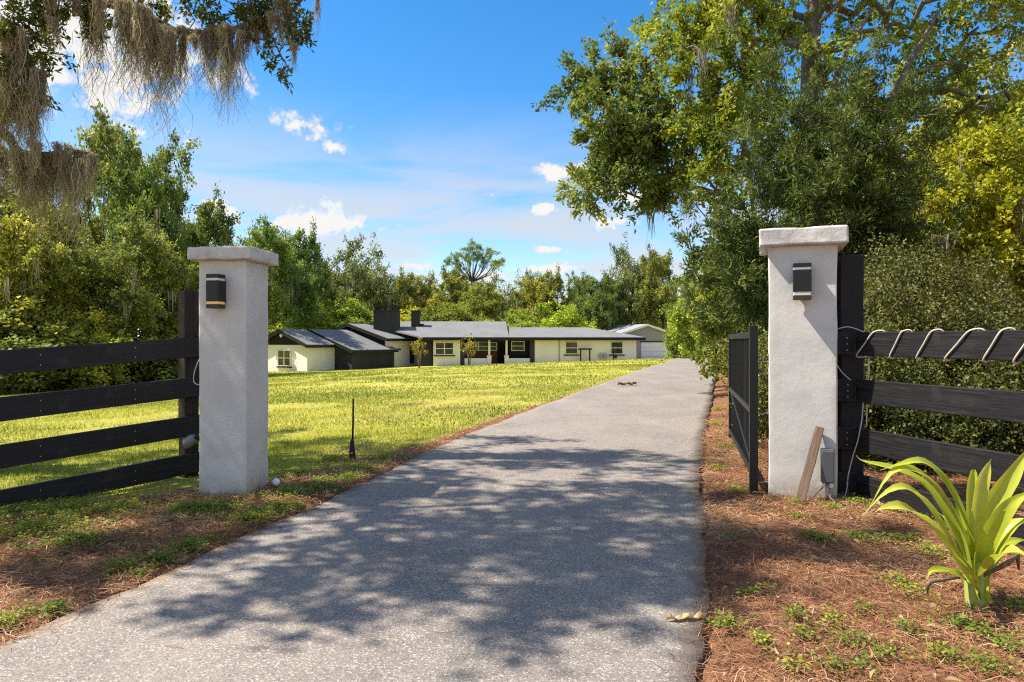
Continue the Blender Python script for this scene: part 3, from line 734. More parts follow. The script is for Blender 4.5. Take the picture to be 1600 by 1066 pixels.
    # right fence
    A2 = np.array([2.545, 5.06]); B2 = np.array([2.790, 3.72]); d2 = (B2 - A2) / np.linalg.norm(B2 - A2)
    rf = empty('board_fence', (0, 0, 0), label='four-rail black board fence with grey sheen at the right, wrapped in white cord', cat='fence')
    tr_ = [519, 593, 668, 739.5]; br_ = [556, 628.5, 704, 776]; tl_ = [516.5, 613, 711, 808]; bl_ = [564, 661, 763, 858]
    zc = []
    for k in range(4):
        za = EYE + (533 - (tr_[k] + br_[k]) / 2) / F * A2[1]; zb = EYE + (533 - (tl_[k] + bl_[k]) / 2) / F * B2[1]
        L0 = np.linalg.norm(B2 - A2); Lb = 2.6; Bf = A2 + d2 * Lb
        zc.append((za, za + (zb - za) * Lb / L0))
        board('rail', A2 + d2 * .02, Bf, za, zc[-1][1], .170, .034, rf, seed=20 + k * 2.1)
        s0 = np.array([(1302.0 - 800) / F * 5.10, 5.10]) ; s1 = A2 + np.array([.012, .03])
        sb = board('rail_end', s0, s1, za + .004, za + .002, .168, .036, rf, seed=40 + k)
        nl = MB(); sd = (s1 - s0) / np.linalg.norm(s1 - s0); sn = np.array([sd[1], -sd[0]])
        for dz in (-.045, 0, .045):
            q = s0 + (s1 - s0) * (.58 + .03 * (k % 2)); nl.tube([(*(q + sn * .018), za + dz), (*(q + sn * .0225), za + dz)], .0065, 6)
        link('nails', nl.mesh('nails'), rf, MATS['galvanised'], kind='stuff')
    pcr = np.array([(1327 - 800) / F * 5.21, 5.21])
    post(pcr, .165, 2.05, -.25, R(-12), rf, 'black_post')
    post(A2 + d2 * 2.5 + np.array([.1, .02]), .165, 2.0, -.25, R(-80), rf, 'black_post')

    # cord wrapped round the top rail
    nf = np.array([-d2[1], d2[0]]); nf = nf if nf @ -A2 > 0 else -nf       # face that looks at the camera / left
    def fpt(s, z, off): q = A2 + d2 * s + nf * off; return np.array([q[0], q[1], z])
    def s_of(u):
        k = (u - 800) / F; return (k * A2[1] - A2[0]) / (d2[0] - k * d2[1])
    zt = zc[0][0] + .085; zbm = zc[0][0] - .085
    pts = []
    starts = [(1343, 1378), (1395, 1420), (1437, 1468), (1482, 1532), (1542, 1580), (1590, 1634), (1650, 1690), (1700, 1750)]
    pts.append(fpt(s_of(1346), zbm - .01, -.03))
    for i, (ub, ut) in enumerate(starts):
        sb, st = s_of(ub), s_of(ut); dz = (zc[0][1] - zc[0][0]) / 2.6
        nx = s_of(starts[i + 1][0]) if i + 1 < len(starts) else st + .1
        zT = zt + dz * st; zB = zbm + dz * sb
        pts += [fpt(sb - .006, zB - .012, .0), fpt(sb, zB + .004, .024), fpt(sb * .62 + st * .38, zB + .085, .027), fpt(sb * .3 + st * .7, zT - .012, .026), fpt(sb * .15 + st * .85, zT + .008, .012), fpt(st, zT + .009, -.012), fpt(st + .012, zT - .02, -.026), fpt((st + nx) / 2, (zT + zB) / 2, -.027), fpt(nx - .01, zB + .01, -.026)]
    def crom(P, n=5):
        P = np.array(P); P = np.vstack([2 * P[0] - P[1], P, 2 * P[-1] - P[-2]]); out = []
        for i in range(1, len(P) - 2):
            for t in np.linspace(0, 1, n, endpoint=False):
                a, b, c, e = P[i - 1], P[i], P[i + 1], P[i + 2]
                out.append(.5 * (2 * b + (c - a) * t + (2 * a - 5 * b + 4 * c - e) * t * t + (3 * b - a - 3 * c + e) * t ** 3))
        out.append(P[-2]); return np.array(out)
    me = MB().tube(crom(pts, 4), .0058, 6).mesh('cord', True)
    link('wrapped_cord', me, None, MATS['cord_white'], label='white cord wound in slanting loops around the top rail of the right fence', cat='cord')
    hang = [at(1345, 556, 5.02), at(1357, 557, 4.97), at(1357, 590, 4.96), at(1352, 600, 4.95), at(1348, 640, 4.96), at(1346, 660, 4.97), at(1340, 690, 4.98), at(1332, 715, 4.99), at(1325, 745, 4.98), at(1323, 765, 4.98), at(1318, 780, 4.96), at(1312, 792, 4.93)]
    hang = [np.array(h) for h in hang]; hang[-1][2] = .004
    link('hanging_cord', MB().tube(crom(hang), .0045, 5).mesh('cord', True), None, MATS['cord_white'], label='thin pale cord hanging down the right fence to the ground beside the pillar', cat='cord')
    strand2 = [np.array(at(*q)) for q in ((1357, 560, 4.955), (1356.5, 600, 4.95), (1354.5, 640, 4.95), (1354, 667, 4.955))]
    link('cord_tail', MB().tube(crom(strand2), .0045, 5).mesh('cord', True), None, MATS['cord_white'], label='short cord tail hanging straight between the top and third right rails', cat='cord')
    loop = [np.array(at(*q)) for q in ((1303, 520, 5.14), (1310, 514, 5.06), (1325, 511, 5.04), (1340, 515, 5.03), (1350, 519.5, 5.00))]
    link('post_wire', MB().tube(crom(loop), .0042, 5).mesh('wire', True), None, MATS['wire_thin'], label='pale wire looped round the tall black post above the top rail', cat='wire')
    loop = [np.array(at(*q)) for q in ((1304, 552, 5.10), (1306, 566, 5.07), (1314, 580, 5.06), (1322, 588, 5.05), (1329, 594, 5.045))]
    link('sagging_wire', MB().tube(crom(loop), .0042, 5).mesh('wire', True), None, MATS['wire_thin'], label='short pale wire sagging from the right pillar to the second rail', cat='wire')

    # leaning board, conduit box on right pillar
    fr = lambda u, v, off: np.array([*(on_face(cr0 - ayr * off, axr, u)), 0]) 
    b0 = np.array(gp(1248, 789)); b1 = on_face(cr0 - ayr * .03, axr, 1280.5); b1 = np.array([b1[0], b1[1], EYE + (533 - 669) / F * b1[1]])
    dd = Vector(b1 - b0); lb = link('leaning_board', bevel_box('plank', (.062, .022, dd.length + .02), .003, 1, (0, 0, 8), .003, 6, 2.0), None, MATS['raw_wood'],
        label='narrow weathered brown board leaning against the foot of the right pillar', cat='board')
    z = dd.normalized(); x = Vector((axr[0], axr[1], 0)); x = (x - z * x.dot(z)).normalized(); y = z.cross(x)
    M = Matrix((x, y, z)).transposed().to_4x4(); M.translation = Vector(b0) + Vector((0, 0, -.01)); lb.matrix_world = M
    q = on_face(cr0 - ayr * .003, axr, 1291); jz = EYE + (533 - 700) / F * q[1]; jb = EYE + (533 - 752) / F * q[1]
    jx = empty('conduit_box', (q[0], q[1], 0), thr, label='grey plastic junction box and conduit low on the right pillar', cat='electrical box')
    o = link('box', bevel_box('box', (.086, .075, jz - jb), .006, 2), jx, MATS['grey_plastic']); o.location = (.004, -.038, jb)
    o = link('cover', bevel_box('cover', (.080, .012, (jz - jb) * .92), .003, 1), jx, MATS['grey_plastic']); o.location = (.004, -.079, jb + .008)
    link('conduit', MB().tube([(.004, -.036, jb + .01), (.004, -.036, -.04)], .014, 8).mesh('conduit', True), jx, MATS['galvanised'])
    for dx in (-.022, .030):
        link('fitting', MB().tube([(dx, -.045, jb + .004), (dx, -.045, jb - .035)], [.014, .017], 8).mesh('fitting', True), jx, MATS['white_plastic'])
    link('cable', MB().tube(crom([(-.02, -.05, jb - .03), (-.06, -.06, jb - .07), (-.11, -.05, jb - .13), (-.16, -.06, .0)]), .005, 5).mesh('cable', True), jx, MATS['raw_wood'])

    # things on the left pillar
    s = at(303, 691, 5.35)
    sp = empty('spotlight', s, R(10), label='small weathered grey spotlight clamped between left fence post and pillar', cat='spotlight')
    link('head', MB().tube([(-.055, -.02, -.03), (-.04, -.03, .0), (0, -.035, .03), (.03, -.03, .045)], [.028, .042, .040, .02], 10).mesh('head', True), sp, MATS['grey_weathered'])
    link('hood', MB().tube([(.0, -.045, .03), (.035, -.045, .05), (.062, -.04, .03), (.07, -.03, .01)], [.014, .020, .018, .010], 8).mesh('hood', True), sp, MATS['black_plastic'])
    link('clamp', MB().box((0, .03, 0), (.03, .12, .03)).mesh('clamp'), sp, MATS['black_plastic'])
    loop = [np.array(at(*q)) for q in ((313, 560, 5.20), (308, 568, 5.19), (303, 585, 5.24), (303, 597, 5.26), (309, 601, 5.2), (315, 601, 5.17))]
    link('loop_wire', MB().tube(crom(loop), .004, 5).mesh('wire', True), None, MATS['wire_thin'], label='pale wire loop beside the left pillar between top and second rail', cat='wire')
    # globe light at the pillar's foot
    b = gp(432, 768); gl = empty('ground_light', b, label='small white round garden light at the foot of the left pillar', cat='garden light')
    hh = EYE + (533 - 753) / F * b.y - b.z
    link('stake', MB().tube([(0, 0, -.03), (0, 0, hh - .02)], .007, 6).mesh('stake'), gl, MATS['black_plastic'])
    me = MB().tube([(0, .012, hh), (0, .006, hh), (0, -.010, hh), (0, -.018, hh), (0, -.021, hh)], [.018, .028, .029, .022, .008], 14).mesh('lens', True); link('lens', me, gl, MATS['white_plastic'])
    link('rim', MB().tube([(0, .03, hh), (0, .011, hh)], [.02, .029], 14).mesh('rim', True), gl, MATS['black_plastic'])
    # black sensor stake on the lawn
    b = gp(551, 720); st = empty('lawn_stake', b, label='thin black upright stake with thick sleeve base on the lawn by the driveway', cat='stake')
    H = (720 - 624) / F * b.y
    link('pole', MB().tube([(0, 0, H * .34), (.004, 0, H * .6), (.006, 0, H)], [.010, .0095, .009], 8).mesh('pole', True), st, MATS['black_plastic'])
    link('sleeve', MB().tube([(0, 0, -.03), (0, 0, .02), (-.006, 0, H * .16), (-.006, 0, H * .30), (-.002, 0, H * .35)], [.036, .034, .026, .020, .012], 10).mesh('sleeve', True), st, MATS['black_plastic'])
    link('clip', MB().box((-.002, -.03, H * .13), (.012, .008, .01)).mesh('clip'), st, MATS['white_plastic'])

    # ---- open gate leaf along the drive
    g0 = np.array([1.815, 5.13]); g1 = np.array([2.42, 7.55]); gd = (g1 - g0) / np.linalg.norm(g1 - g0); gL = np.linalg.norm(g1 - g0); rz = math.atan2(gd[1], gd[0])
    ga = empty('metal_gate', (g0[0], g0[1], 0), rz, label='open black metal gate leaf swung back along the right edge of the driveway', cat='gate')
    zt = EYE + (533 - 517) / F * g0[1]
    def gp_(name, c, size): 
        o = link(name, bevel_box(name, size, .003, 1), ga, MATS['steel_black']); o.location = (c[0], c[1], c[2] - size[2] / 2); return o
    gp_('gate_post', (0, 0, .62), (.060, .060, 1.29)); gp_('end_stile', (gL, 0, .66), (.045, .045, 1.15))
    for z_, h_ in ((zt - .03, .05), (.62, .045), (.16, .045)): gp_('cross_bar', (gL / 2 + .01, 0, z_), (gL - .07, .042, h_))
    br = MB().tube([(.05, 0, .2), (gL - .05, 0, .6)], .014, 6); link('brace', br.mesh('brace'), ga, MATS['steel_black'])
    pk = bevel_box('picket', (.014, .014, zt - .20), 0, 1); pk.materials.append(MATS['steel_black'])
    npk = 20
    for i in range(npk):
        o = link('picket', pk, ga); o.location = (.05 + (gL - .1) * (i + .5) / npk, 0, .175)
    for z_ in (.99, .90, .60, .08):
        x1 = .17; link('hinge_rod', MB().tube([(.02, -.01, z_), (.10, -x1, z_ + .004)], .006, 6).mesh('hinge_rod'), ga, MATS['galvanised'])
build_entrance()

# ------------------------------------------------------------------ vegetation generators
def unit(v): return v / (np.linalg.norm(v, axis=-1, keepdims=True) + 1e-9)

def leaf_quads(rng, base, axis, L, W, fold=.12, up=.5):
    """one folded diamond for each leaf"""
    n = len(base)
    nr = rng.normal(size=(n, 3)); nr[:, 2] += up
    b = unit(np.cross(axis, nr)); nn = np.cross(b, axis)
    L = np.broadcast_to(L, (n,))[:, None]; W = np.broadcast_to(W, (n,))[:, None]
    p0 = base; p2 = base + axis * L - nn * L * .08
    mid = base + axis * L * .45 + nn * L * fold
    V = np.stack([p0, mid + b * W / 2, p2, mid - b * W / 2], 1).reshape(-1, 3)
    Q = np.arange(n * 4).reshape(-1, 4); return V, Q

def clump_leaves(rng, cen, rad, n, L, W, sprays=9, droop=.1, upb=.25, jit=.10, flat=1.0, tint_amp=.62, axis_mix=.7, lo=.25, gap=.0, tint_bias=None):
    """leaves along short sprays that radiate inside every clump"""
    cen = np.asarray(cen, float); rad = np.asarray(rad, float); k = len(cen)
    d = rng.normal(size=(k, sprays, 3)); d[..., 2] += upb; d = unit(d); d[..., 2] *= flat
    ln = rng.uniform(.72, 1.18, size=(k, sprays))
    w = np.repeat(rad ** 2, sprays); w = w * rng.uniform(.35, 1.0, size=w.shape); w /= w.sum()
    idx = rng.choice(k * sprays, size=n, p=w); ci = idx // sprays; si = idx % sprays
    t = lo + (1 - lo) * rng.random(n) ** .75
    r = rad[ci] * ln[ci, si]
    dd = d[ci, si]
    bend = rng.normal(size=(k, sprays, 3)) * .25
    pos = cen[ci] + dd * (r * t)[:, None] + bend[ci, si] * (r * t * t)[:, None]
    pos[:, 2] -= droop * r * t * t
    pos += rng.normal(size=(n, 3)) * (rad[ci] * jit)[:, None]
    ax = unit(dd * axis_mix + rng.normal(size=(n, 3)) * .7 + np.array([0, 0, -droop * 1.5]))
    LL = L * rng.uniform(.7, 1.25, n); WW = W * rng.uniform(.75, 1.2, n)
    V, Q = leaf_quads(rng, pos, ax, LL, WW)
    ct = rng.random((k, sprays)) * .6 + rng.random(k)[:, None] * .4
    tb = 0 if tint_bias is None else np.asarray(tint_bias)[ci]
    tint = np.clip(ct[ci, si] * tint_amp + rng.random(n) * (1 - tint_amp) + tb, 0, 1)
    return V, Q, np.repeat(tint, 4)

def grow_limbs(rng, trunk, clumps, r_tip=.02, sides=5, expo=.5, wob=.06, split_from=1, rmax=1.0):
    """trunk = list of nodes from the base up; every clump is joined to the nearest limb node. Returns one tube mesh"""
    nodes = [np.array(p, float) for p in trunk]; par = [-1] + list(range(len(trunk) - 1))
    root = nodes[len(trunk) - 1]
    order = np.argsort([np.linalg.norm(np.array(c) - root) for c in clumps])
    for i in order:
        c = np.array(clumps[i], float); P = np.array(nodes[split_from:]); v = c - P
        dist = np.linalg.norm(v, axis=1) + np.maximum(0, P[:, 2] - c[2]) * 1.2
        j = int(np.argmin(dist)) + split_from
        a = nodes[j]; L = np.linalg.norm(c - a); ns = max(1, int(L / max(.35, L / 4)))
        prev = j
        for q in range(1, ns + 1):
            t = q / ns; p = a + (c - a) * t + rng.normal(size=3) * wob * L * (1 if q < ns else 0); p[2] += .10 * L * math.sin(math.pi * t)
            nodes.append(p); par.append(prev); prev = len(nodes) - 1
    n = len(nodes); cnt = np.zeros(n); ch = [[] for _ in range(n)]
    for i in range(1, n): ch[par[i]].append(i)
    for i in range(n - 1, -1, -1): cnt[i] = max(1, sum(cnt[c] for c in ch[i]))
    rad = np.minimum(rmax, r_tip * cnt ** expo)
    mb = MB()
    for i in range(n):
        if not ch[i] or (i and len(ch[i]) == 1): continue
        for c in ch[i]:                                             # follow single children to the next fork
            path = [nodes[i], nodes[c]]; rr = [min(rad[i], rad[c] * 1.25) if i else rad[i] * 1.15, rad[c]]; k = c
            while len(ch[k]) == 1: k = ch[k][0]; path.append(nodes[k]); rr.append(rad[k])
            mb.tube(path, rr, sides, cap=False)
    return mb, nodes

def limbs_mesh(name, rng, trunk, clumps, **k):
    mb, nodes = grow_limbs(rng, trunk, clumps, **k)
    return mb.mesh(name, True), nodes

def ellipsoid_clumps(rng, c, r, n, rc, shell=.55, zmin=None):
    out = []; rad = []; tries = 0
    while len(out) < n and tries < n * 60:
        tries += 1
        d = unit(rng.normal(size=3)); t = (shell + (1 - shell) * rng.random()) if rng.random() < .8 else rng.random() * shell
        p = np.array(c) + d * np.array(r) * t
        if zmin is not None and p[2] < zmin: continue
        q = rc * rng.uniform(.7, 1.3)
        if any(np.linalg.norm(p - o) < .55 * q for o in out): continue
        out.append(p); rad.append(q)
    return np.array(out), np.array(rad)

def moss_strands(rng, anchors, lens, nper, w=.007, spread=.12, segs=6, wig=.05, bunch=.6):
    """beards of thin hanging ribbons; returns arrays"""
    Vs, Ts = [], []
    anchors = np.asarray(anchors, float)
    ai = np.repeat(np.arange(len(anchors)), nper); n = len(ai)
    ln = np.asarray(lens)[ai] * (rng.random(n) ** .8 * .85 + .18)
    off = rng.normal(size=(n, 3)) * spread; off[:, 2] *= .35
    # long strands hang nearest the middle
    off[:, :2] *= (1.35 - ln / np.asarray(lens)[ai])[:, None] + .12
    p = anchors[ai] + off
    dirx = rng.normal(size=(n, 3)) * .10; dirx[:, 2] = -1
    side = unit(np.cross(rng.normal(size=(n, 3)) + 1e-3, [0, 0, 1.0]))
    conv = (anchors[ai] - p) * bunch
    pts = []
    ph = rng.random((n, 2)) * 6.28; fr = rng.uniform(5, 17, size=(n, 2))
    for s in range(segs + 1):
        t = s / segs
        q = p + conv * np.array([1, 1, 0]) * t + dirx * (ln * t)[:, None] * np.array([1, 1, 1])
        q[:, 0] += np.sin(ph[:, 0] + fr[:, 0] * t) * wig * ln * t ** .7 * .5; q[:, 1] += np.sin(ph[:, 1] + fr[:, 1] * t) * wig * ln * t ** .7 * .5
        ww = w * (1.0 - .75 * t) * .5 * (.6 + .8 * rng.random(n))
        tw = side * ww[:, None]
        pts.append(np.stack([q - tw, q + tw], 1))
    V = np.stack(pts, 1).reshape(n, (segs + 1) * 2, 3)
    base = np.arange(n)[:, None, None] * (segs + 1) * 2
    q = np.array([[2 * s, 2 * s + 1, 2 * s + 3, 2 * s + 2] for s in range(segs)])[None]
    Q = (base + q).reshape(-1, 4)
    T = np.repeat(np.clip(rng.random(n) * .7 + .15, 0, 1)[:, None], (segs + 1) * 2, 1).ravel()
    return V.reshape(-1, 3), Q, T

def cat_quads(parts):
    V, Q, T, n = [], [], [], 0
    for v, q, t in parts: V.append(v); Q.append(q + n); T.append(t); n += len(v)
    return np.concatenate(V), np.concatenate(Q), np.concatenate(T)

def plant(name, loc, trunk_me, crown_me, bark, leaf, label, cat='tree', group=None, color=(1, 1, 1), rz=0.0, scale=(1, 1, 1), moss=None, trunk_name='trunk', crown_name='crown'):
    e = empty(name, loc, rz, label=label, cat=cat, group=group); e.scale = scale
    if trunk_me is not None:
        t = link(trunk_name, trunk_me, e, MATS[bark])
    c = link(crown_name, crown_me, e, MATS[leaf]); c.color = (*color, 1)
    if moss is not None: link('spanish_moss', moss, e, MATS['moss_far'], kind='stuff')
    return e

# ------------------------------------------------------------------ far and middle trees (shared meshes)
def far_variants():
    V = {}
    rng = np.random.default_rng(11)
    def make(key, H, c, r, n, rc, leaves, L, W, shell=.5, tr=None, moss=0, zmin=None, sprays=10, tip=.03, gapless=0):
        cen, rad = ellipsoid_clumps(rng, c, r, n, rc, shell, zmin)
        trunk = tr or [(0, 0, -.6), (.1, .05, H * .18), (.2, -.1, H * .34), (.1, .1, H * .5)]
        tm, _ = limbs_mesh(key + '_trunk', rng, trunk, cen, r_tip=tip, sides=5)
        cm = fast_mesh(key + '_crown', *clump_leaves(rng, cen, rad, leaves, L, W, sprays=sprays, jit=.13))
        mm = None
        if moss:
            i = rng.choice(len(cen), size=moss); a = cen[i] + rng.normal(size=(moss, 3)) * rad[i][:, None] * .55
            mm = fast_mesh(key + '_moss', *moss_strands(rng, a, rng.uniform(.8, 2.0, moss), 14, w=.06, spread=.22, segs=3))
        V[key] = (tm, cm, mm)
    make('broad', 12, (0, 0, 7.4), (4.4, 4.4, 4.4), 44, 1.22, 26000, .26, .15, zmin=2.6, moss=16)
    make('tall', 15, (0, 0, 9.2), (3.9, 3.9, 5.6), 44, 1.20, 26000, .26, .15, shell=.6, zmin=3.2, moss=12)
    make('mossy', 11, (0, 0, 6.8), (3.9, 3.9, 4.0), 34, 1.15, 12000, .25, .14, shell=.65, zmin=2.5, moss=75, tip=.045)
    make('round', 7, (0, 0, 3.5), (2.9, 2.9, 3.3), 44, 1.05, 24000, .22, .14, shell=.6, tip=.02)
    make('bush', 3, (0, 0, 1.25), (1.8, 1.8, 1.35), 26, .65, 15000, .13, .085, shell=.55, tr=[(0, 0, -.3), (0, 0, .3)], tip=.015)
    return V

def build_far():
    V = far_variants(); rng = random.Random(5)
    def put(kind, u, vtop, y, label, color=(1, 1, 1), wide=1.0, name=None, group=None, base=None, leaf='leaf_far', cat='tree'):
        x = (u - 800) / F * y; z = gzf(x, y) if base is None else base
        H = {'broad': 12.4, 'tall': 15.4, 'mossy': 11.4, 'round': 7.2, 'bush': 2.9}[kind]
        s = (EYE + (533 - vtop) / F * y - z) / H
        tm, cm, mm = V[kind]
        return plant(name or {'broad': 'oak_tree', 'tall': 'oak_tree', 'mossy': 'mossy_oak_tree', 'round': 'leafy_tree', 'bush': 'bush'}[kind], (x, y, z), tm, cm, 'bark_dark', leaf, label, cat, group, color, rng.uniform(0, 6.28), (s * wide, s * wide, s), mm, 'stem' if kind == 'bush' else 'trunk', 'foliage' if kind == 'bush' else 'crown')
    LG = 'trees along the left side of the lawn'
    D = (.82, .88, .85); M_ = (.95, .98, .9); B_ = (1.35, 1.3, .9); Y_ = (1.6, 1.5, .8); O_ = (1.15, 1.0, .85)
    put('broad', -70, 250, 40, 'dark oak cut off by the left edge of the picture beyond the fence', D, 1.1, group=LG)
    put('broad', 35, 300, 38, 'yellow-green oak at the far left behind the hanging moss', B_, .85, group=LG)
    put('mossy', 95, 335, 43, 'moss-hung oak standing just right of the leftmost yellow-green oak', M_, .95, group=LG)
    put('broad', 150, 168, 52, 'tall olive oak whose top reaches the hanging moss at upper left', M_, .62, group=LG)
    put('tall', 238, 182, 46, 'tallest dark oak behind the left fence, peaking left of the pillar', (.72, .88, .78), .62, group=LG)
    put('broad', 205, 330, 40, 'dark shaded oak with trunk showing above the left fence post', D, .85, group=LG)
    put('round', 295, 385, 44, 'rounded green tree partly hidden by the left pillar', (1.1, 1.2, .8), .8, group=LG)
    put('broad', 335, 306, 56, 'dark oak rising directly above the left pillar cap', (.7, .82, .72), .62, group=LG)
    put('broad', 405, 338, 66, 'green oak just right of the left pillar cap', (.8, 1.0, .85), .72, group=LG)
    put('broad', 455, 350, 74, 'large dark oak left of the moss-grey trees above the roofs', (.7, .95, .8), .68, group=LG)
    for u, vt, y, w, col, l in ((20, 470, 36, 1.5, B_, 'low yellow-green bush at the left edge of the lawn'), (75, 500, 37, 1.4, D, 'dark low bush under the trees near the left edge'),
                                (150, 488, 38, 1.2, Y_, 'bright yellow-green bush beside the trees left of the fence post'), (215, 515, 41, 1.5, D, 'dark bush behind the upright pallet'),
                                (268, 500, 43, 1.4, (1.1, 1.3, .8), 'mid green bush between the pallet and the left pillar'), (-40, 495, 34, 1.6, M_, 'olive bush cut off at the left picture edge'),
                                (110, 535, 39, 1.4, (1.0, 1.1, .8), 'small green bush low at the far lawn edge'), (310, 520, 47, 1.6, D, 'dark bush hidden mostly by the left pillar')):
        put('bush', u, vt, y, l, col, w, group='bushes at the far edge of the lawn', cat='bush')
    BG = 'trees behind the house'
    rows = [('mossy', 548, 366, 88, 'grey moss-hung tree with thin top left of the open chimney', (.75, .82, .85), .85), ('mossy', 505, 400, 82, 'grey mossy tree low between the dark oak and chimney', (.8, .9, .85), .9),
            ('mossy', 600, 402, 92, 'short grey mossy tree just above the open chimney', (.85, .9, .9), .85), ('broad', 655, 420, 92, 'yellow-green oak above the slim chimney', (1.35, 1.25, .8), .85),
            ('broad', 700, 414, 98, 'olive oak to the left below the flat-topped pine', (1.0, 1.0, .8), .8), ('mossy', 785, 425, 96, 'grey-green mossy oak right below the flat-topped pine', (.95, 1.0, .95), .9),
            ('broad', 845, 418, 92, 'olive-yellow oak above the middle of the house roof', (1.2, 1.12, .75), .85), ('tall', 905, 415, 95, 'dark oak above the step in the house roof', (.75, .85, .75), .62),
            ('broad', 930, 425, 84, 'dark green oak above the right wing roof', (.7, .85, .75), .8), ('mossy', 985, 372, 92, 'thin grey-topped tree above the garage', (.75, .82, .8), .62),
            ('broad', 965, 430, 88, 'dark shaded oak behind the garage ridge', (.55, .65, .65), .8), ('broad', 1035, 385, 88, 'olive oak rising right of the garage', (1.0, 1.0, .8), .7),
            ('broad', 745, 438, 88, 'low olive oak centred behind the main roof', (1.1, 1.15, .8), 1.0), ('broad', 620, 432, 100, 'dark oak filling the gap behind both chimneys', (.8, .9, .8), 1.0)]
    for k, u, vt, y, l, c, w in rows: put(k, u, vt, y, l, c, w, group=BG)
    for u, vt, y, w, c, l in ((478, 468, 76, 1.25, (1.45, 1.6, .85), 'bright lime-green tree behind the leftmost house roof'), (540, 460, 79, 1.3, (1.4, 1.55, .9), 'bright green tree left of the open chimney'),
                              (635, 478, 82, 1.2, (1.9, 1.8, .6), 'yellow-green small tree between the two chimneys'), (815, 478, 80, 1.5, (1.2, 1.35, .75), 'green small tree behind the roof step'),
                              (880, 470, 80, 1.4, (1.6, 1.75, .7), 'bright green small tree behind the right wing'), (700, 470, 82, 1.5, (1.15, 1.2, .8), 'olive small tree behind the long roof ridge')):
        put('round', u, vt, y, l, c, w, group='small bright trees close behind the house')
    # woods that close the view further back
    for i, u in enumerate(range(-120, 1190, 95)):
        put('broad', u + rng.uniform(-15, 15), 440 + rng.uniform(-15, 12), 112 + rng.uniform(-6, 6), 'hazy oak of the far wood closing the view behind the house', (.85, .95, .85), 1.3, group='far wood')
    # right side, along the drive
    RG = 'trees along the right side of the driveway'
    for k, u, vt, y, c, w, l in (('round', 1112, 420, 50, (1.35, 1.5, .85), 1.0, 'bright green rounded tree where the driveway disappears'),
                                ('round', 1072, 470, 57, (1.1, 1.3, .9), .75, 'small grey-green tree hiding the right side of the garage door'),
                                ('tall', 1110, 370, 40, (1.5, 1.4, .7), .55, 'yellow-green tree beyond the open gate at the far drive'),
                                ('round', 1150, 400, 32, (1.35, 1.4, .75), .9, 'leafy green tree left behind the right pillar'),
                                ('broad', 1210, 330, 34, (1.0, 1.05, .8), .8, 'olive oak hidden mostly by the right pillar'),
                                ('round', 1125, 475, 36, (1.0, 1.15, .8), .9, 'low dark green tree beside the far right drive edge'),
                                ('tall', 1330, 180, 30, (1.2, 1.15, .7), .8, 'tall olive oak far behind the right fence'),
                                ('tall', 1480, 60, 27, (1.3, 1.2, .7), .8, 'tall yellow-green oak far behind at the upper right'),
                                ('tall', 1640, 120, 24, (1.2, 1.15, .75), .8, 'tall oak cut off by the right picture edge')):
        put(k, u, vt, y, l, c, w, group=RG)
    # pine with flat crown behind the house
    rg = np.random.default_rng(3); y = 104
    e = empty('pine_tree', ((740 - 800) / F * y, y, -1.2), label='lone flat-topped pine standing above the tree line behind the house', cat='tree')
    S = y / F
    def pt(u, v, dy=0.0): return np.array([(u - 740) * S, dy, (533 - v) * S + EYE + 1.2])
    tips = [(702, 412), (709, 403), (718, 396), (728, 390), (740, 386), (751, 387), (761, 392), (770, 398), (778, 406), (784, 413), (713, 411), (725, 402), (737, 397), (749, 397), (760, 403), (769, 411), (733, 408), (755, 412), (745, 405), (719, 420), (774, 420)]
    cl = [pt(u, v, rg.uniform(-2.4, 2.4)) for u, v in tips]
    tk = MB(); fork = pt(738, 440)
    tk.tube([(0, 0, 0), pt(741, 500), pt(739, 465), fork], [.34, .28, .24, .20], 7)
    for c_ in cl:
        m1 = fork + (c_ - fork) * .45 + np.array([(c_[0] - fork[0]) * .12, 0, -.25]) + rg.normal(size=3) * .12
        tk.tube([fork - np.array([0, 0, .1]), m1, c_], [.11, .075, .03], 5)
    link('trunk', tk.mesh('pine_trunk', True), e, MATS['bark_grey'])
    c = link('crown', fast_mesh('pine_crown', *clump_leaves(rg, cl, np.full(len(cl), .92), 9500, .30, .075, flat=.6, jit=.12)), e, MATS['leaf_far']); c.color = (.85, 1.05, .8, 1)
    # crape myrtles against the house
    rg = np.random.default_rng(8)
    for u, vb, h, l in ((655, 570, 2.9, 'small crape myrtle with bare stems by the narrow house window'), (733, 569, 2.8, 'small crape myrtle with bare stems in front of the porch')):
        y = 64.5; x = (u - 800) / F * y; z = gzf(x, y)
        cl, rd = ellipsoid_clumps(rg, (0, 0, h * .72), (.8, .8, h * .33), 16, .38, .3)
        st = MB()
        for k in range(5):
            a = rg.uniform(0, 6.28); st.tube([(0, 0, -.4), (.15 * math.cos(a), .15 * math.sin(a), h * .35), (.5 * math.cos(a), .5 * math.sin(a), h * .8)], [.06, .045, .02], 5)
        plant('crape_myrtle', (x, y, z), st.mesh('stems', True), fast_mesh('crown', *clump_leaves(rg, cl, rd, 330, .17, .10, lo=.1)), 'bark_grey', 'leaf_yellow', l, group='crape myrtles by the house', color=(.85, .75, .9))
build_far()

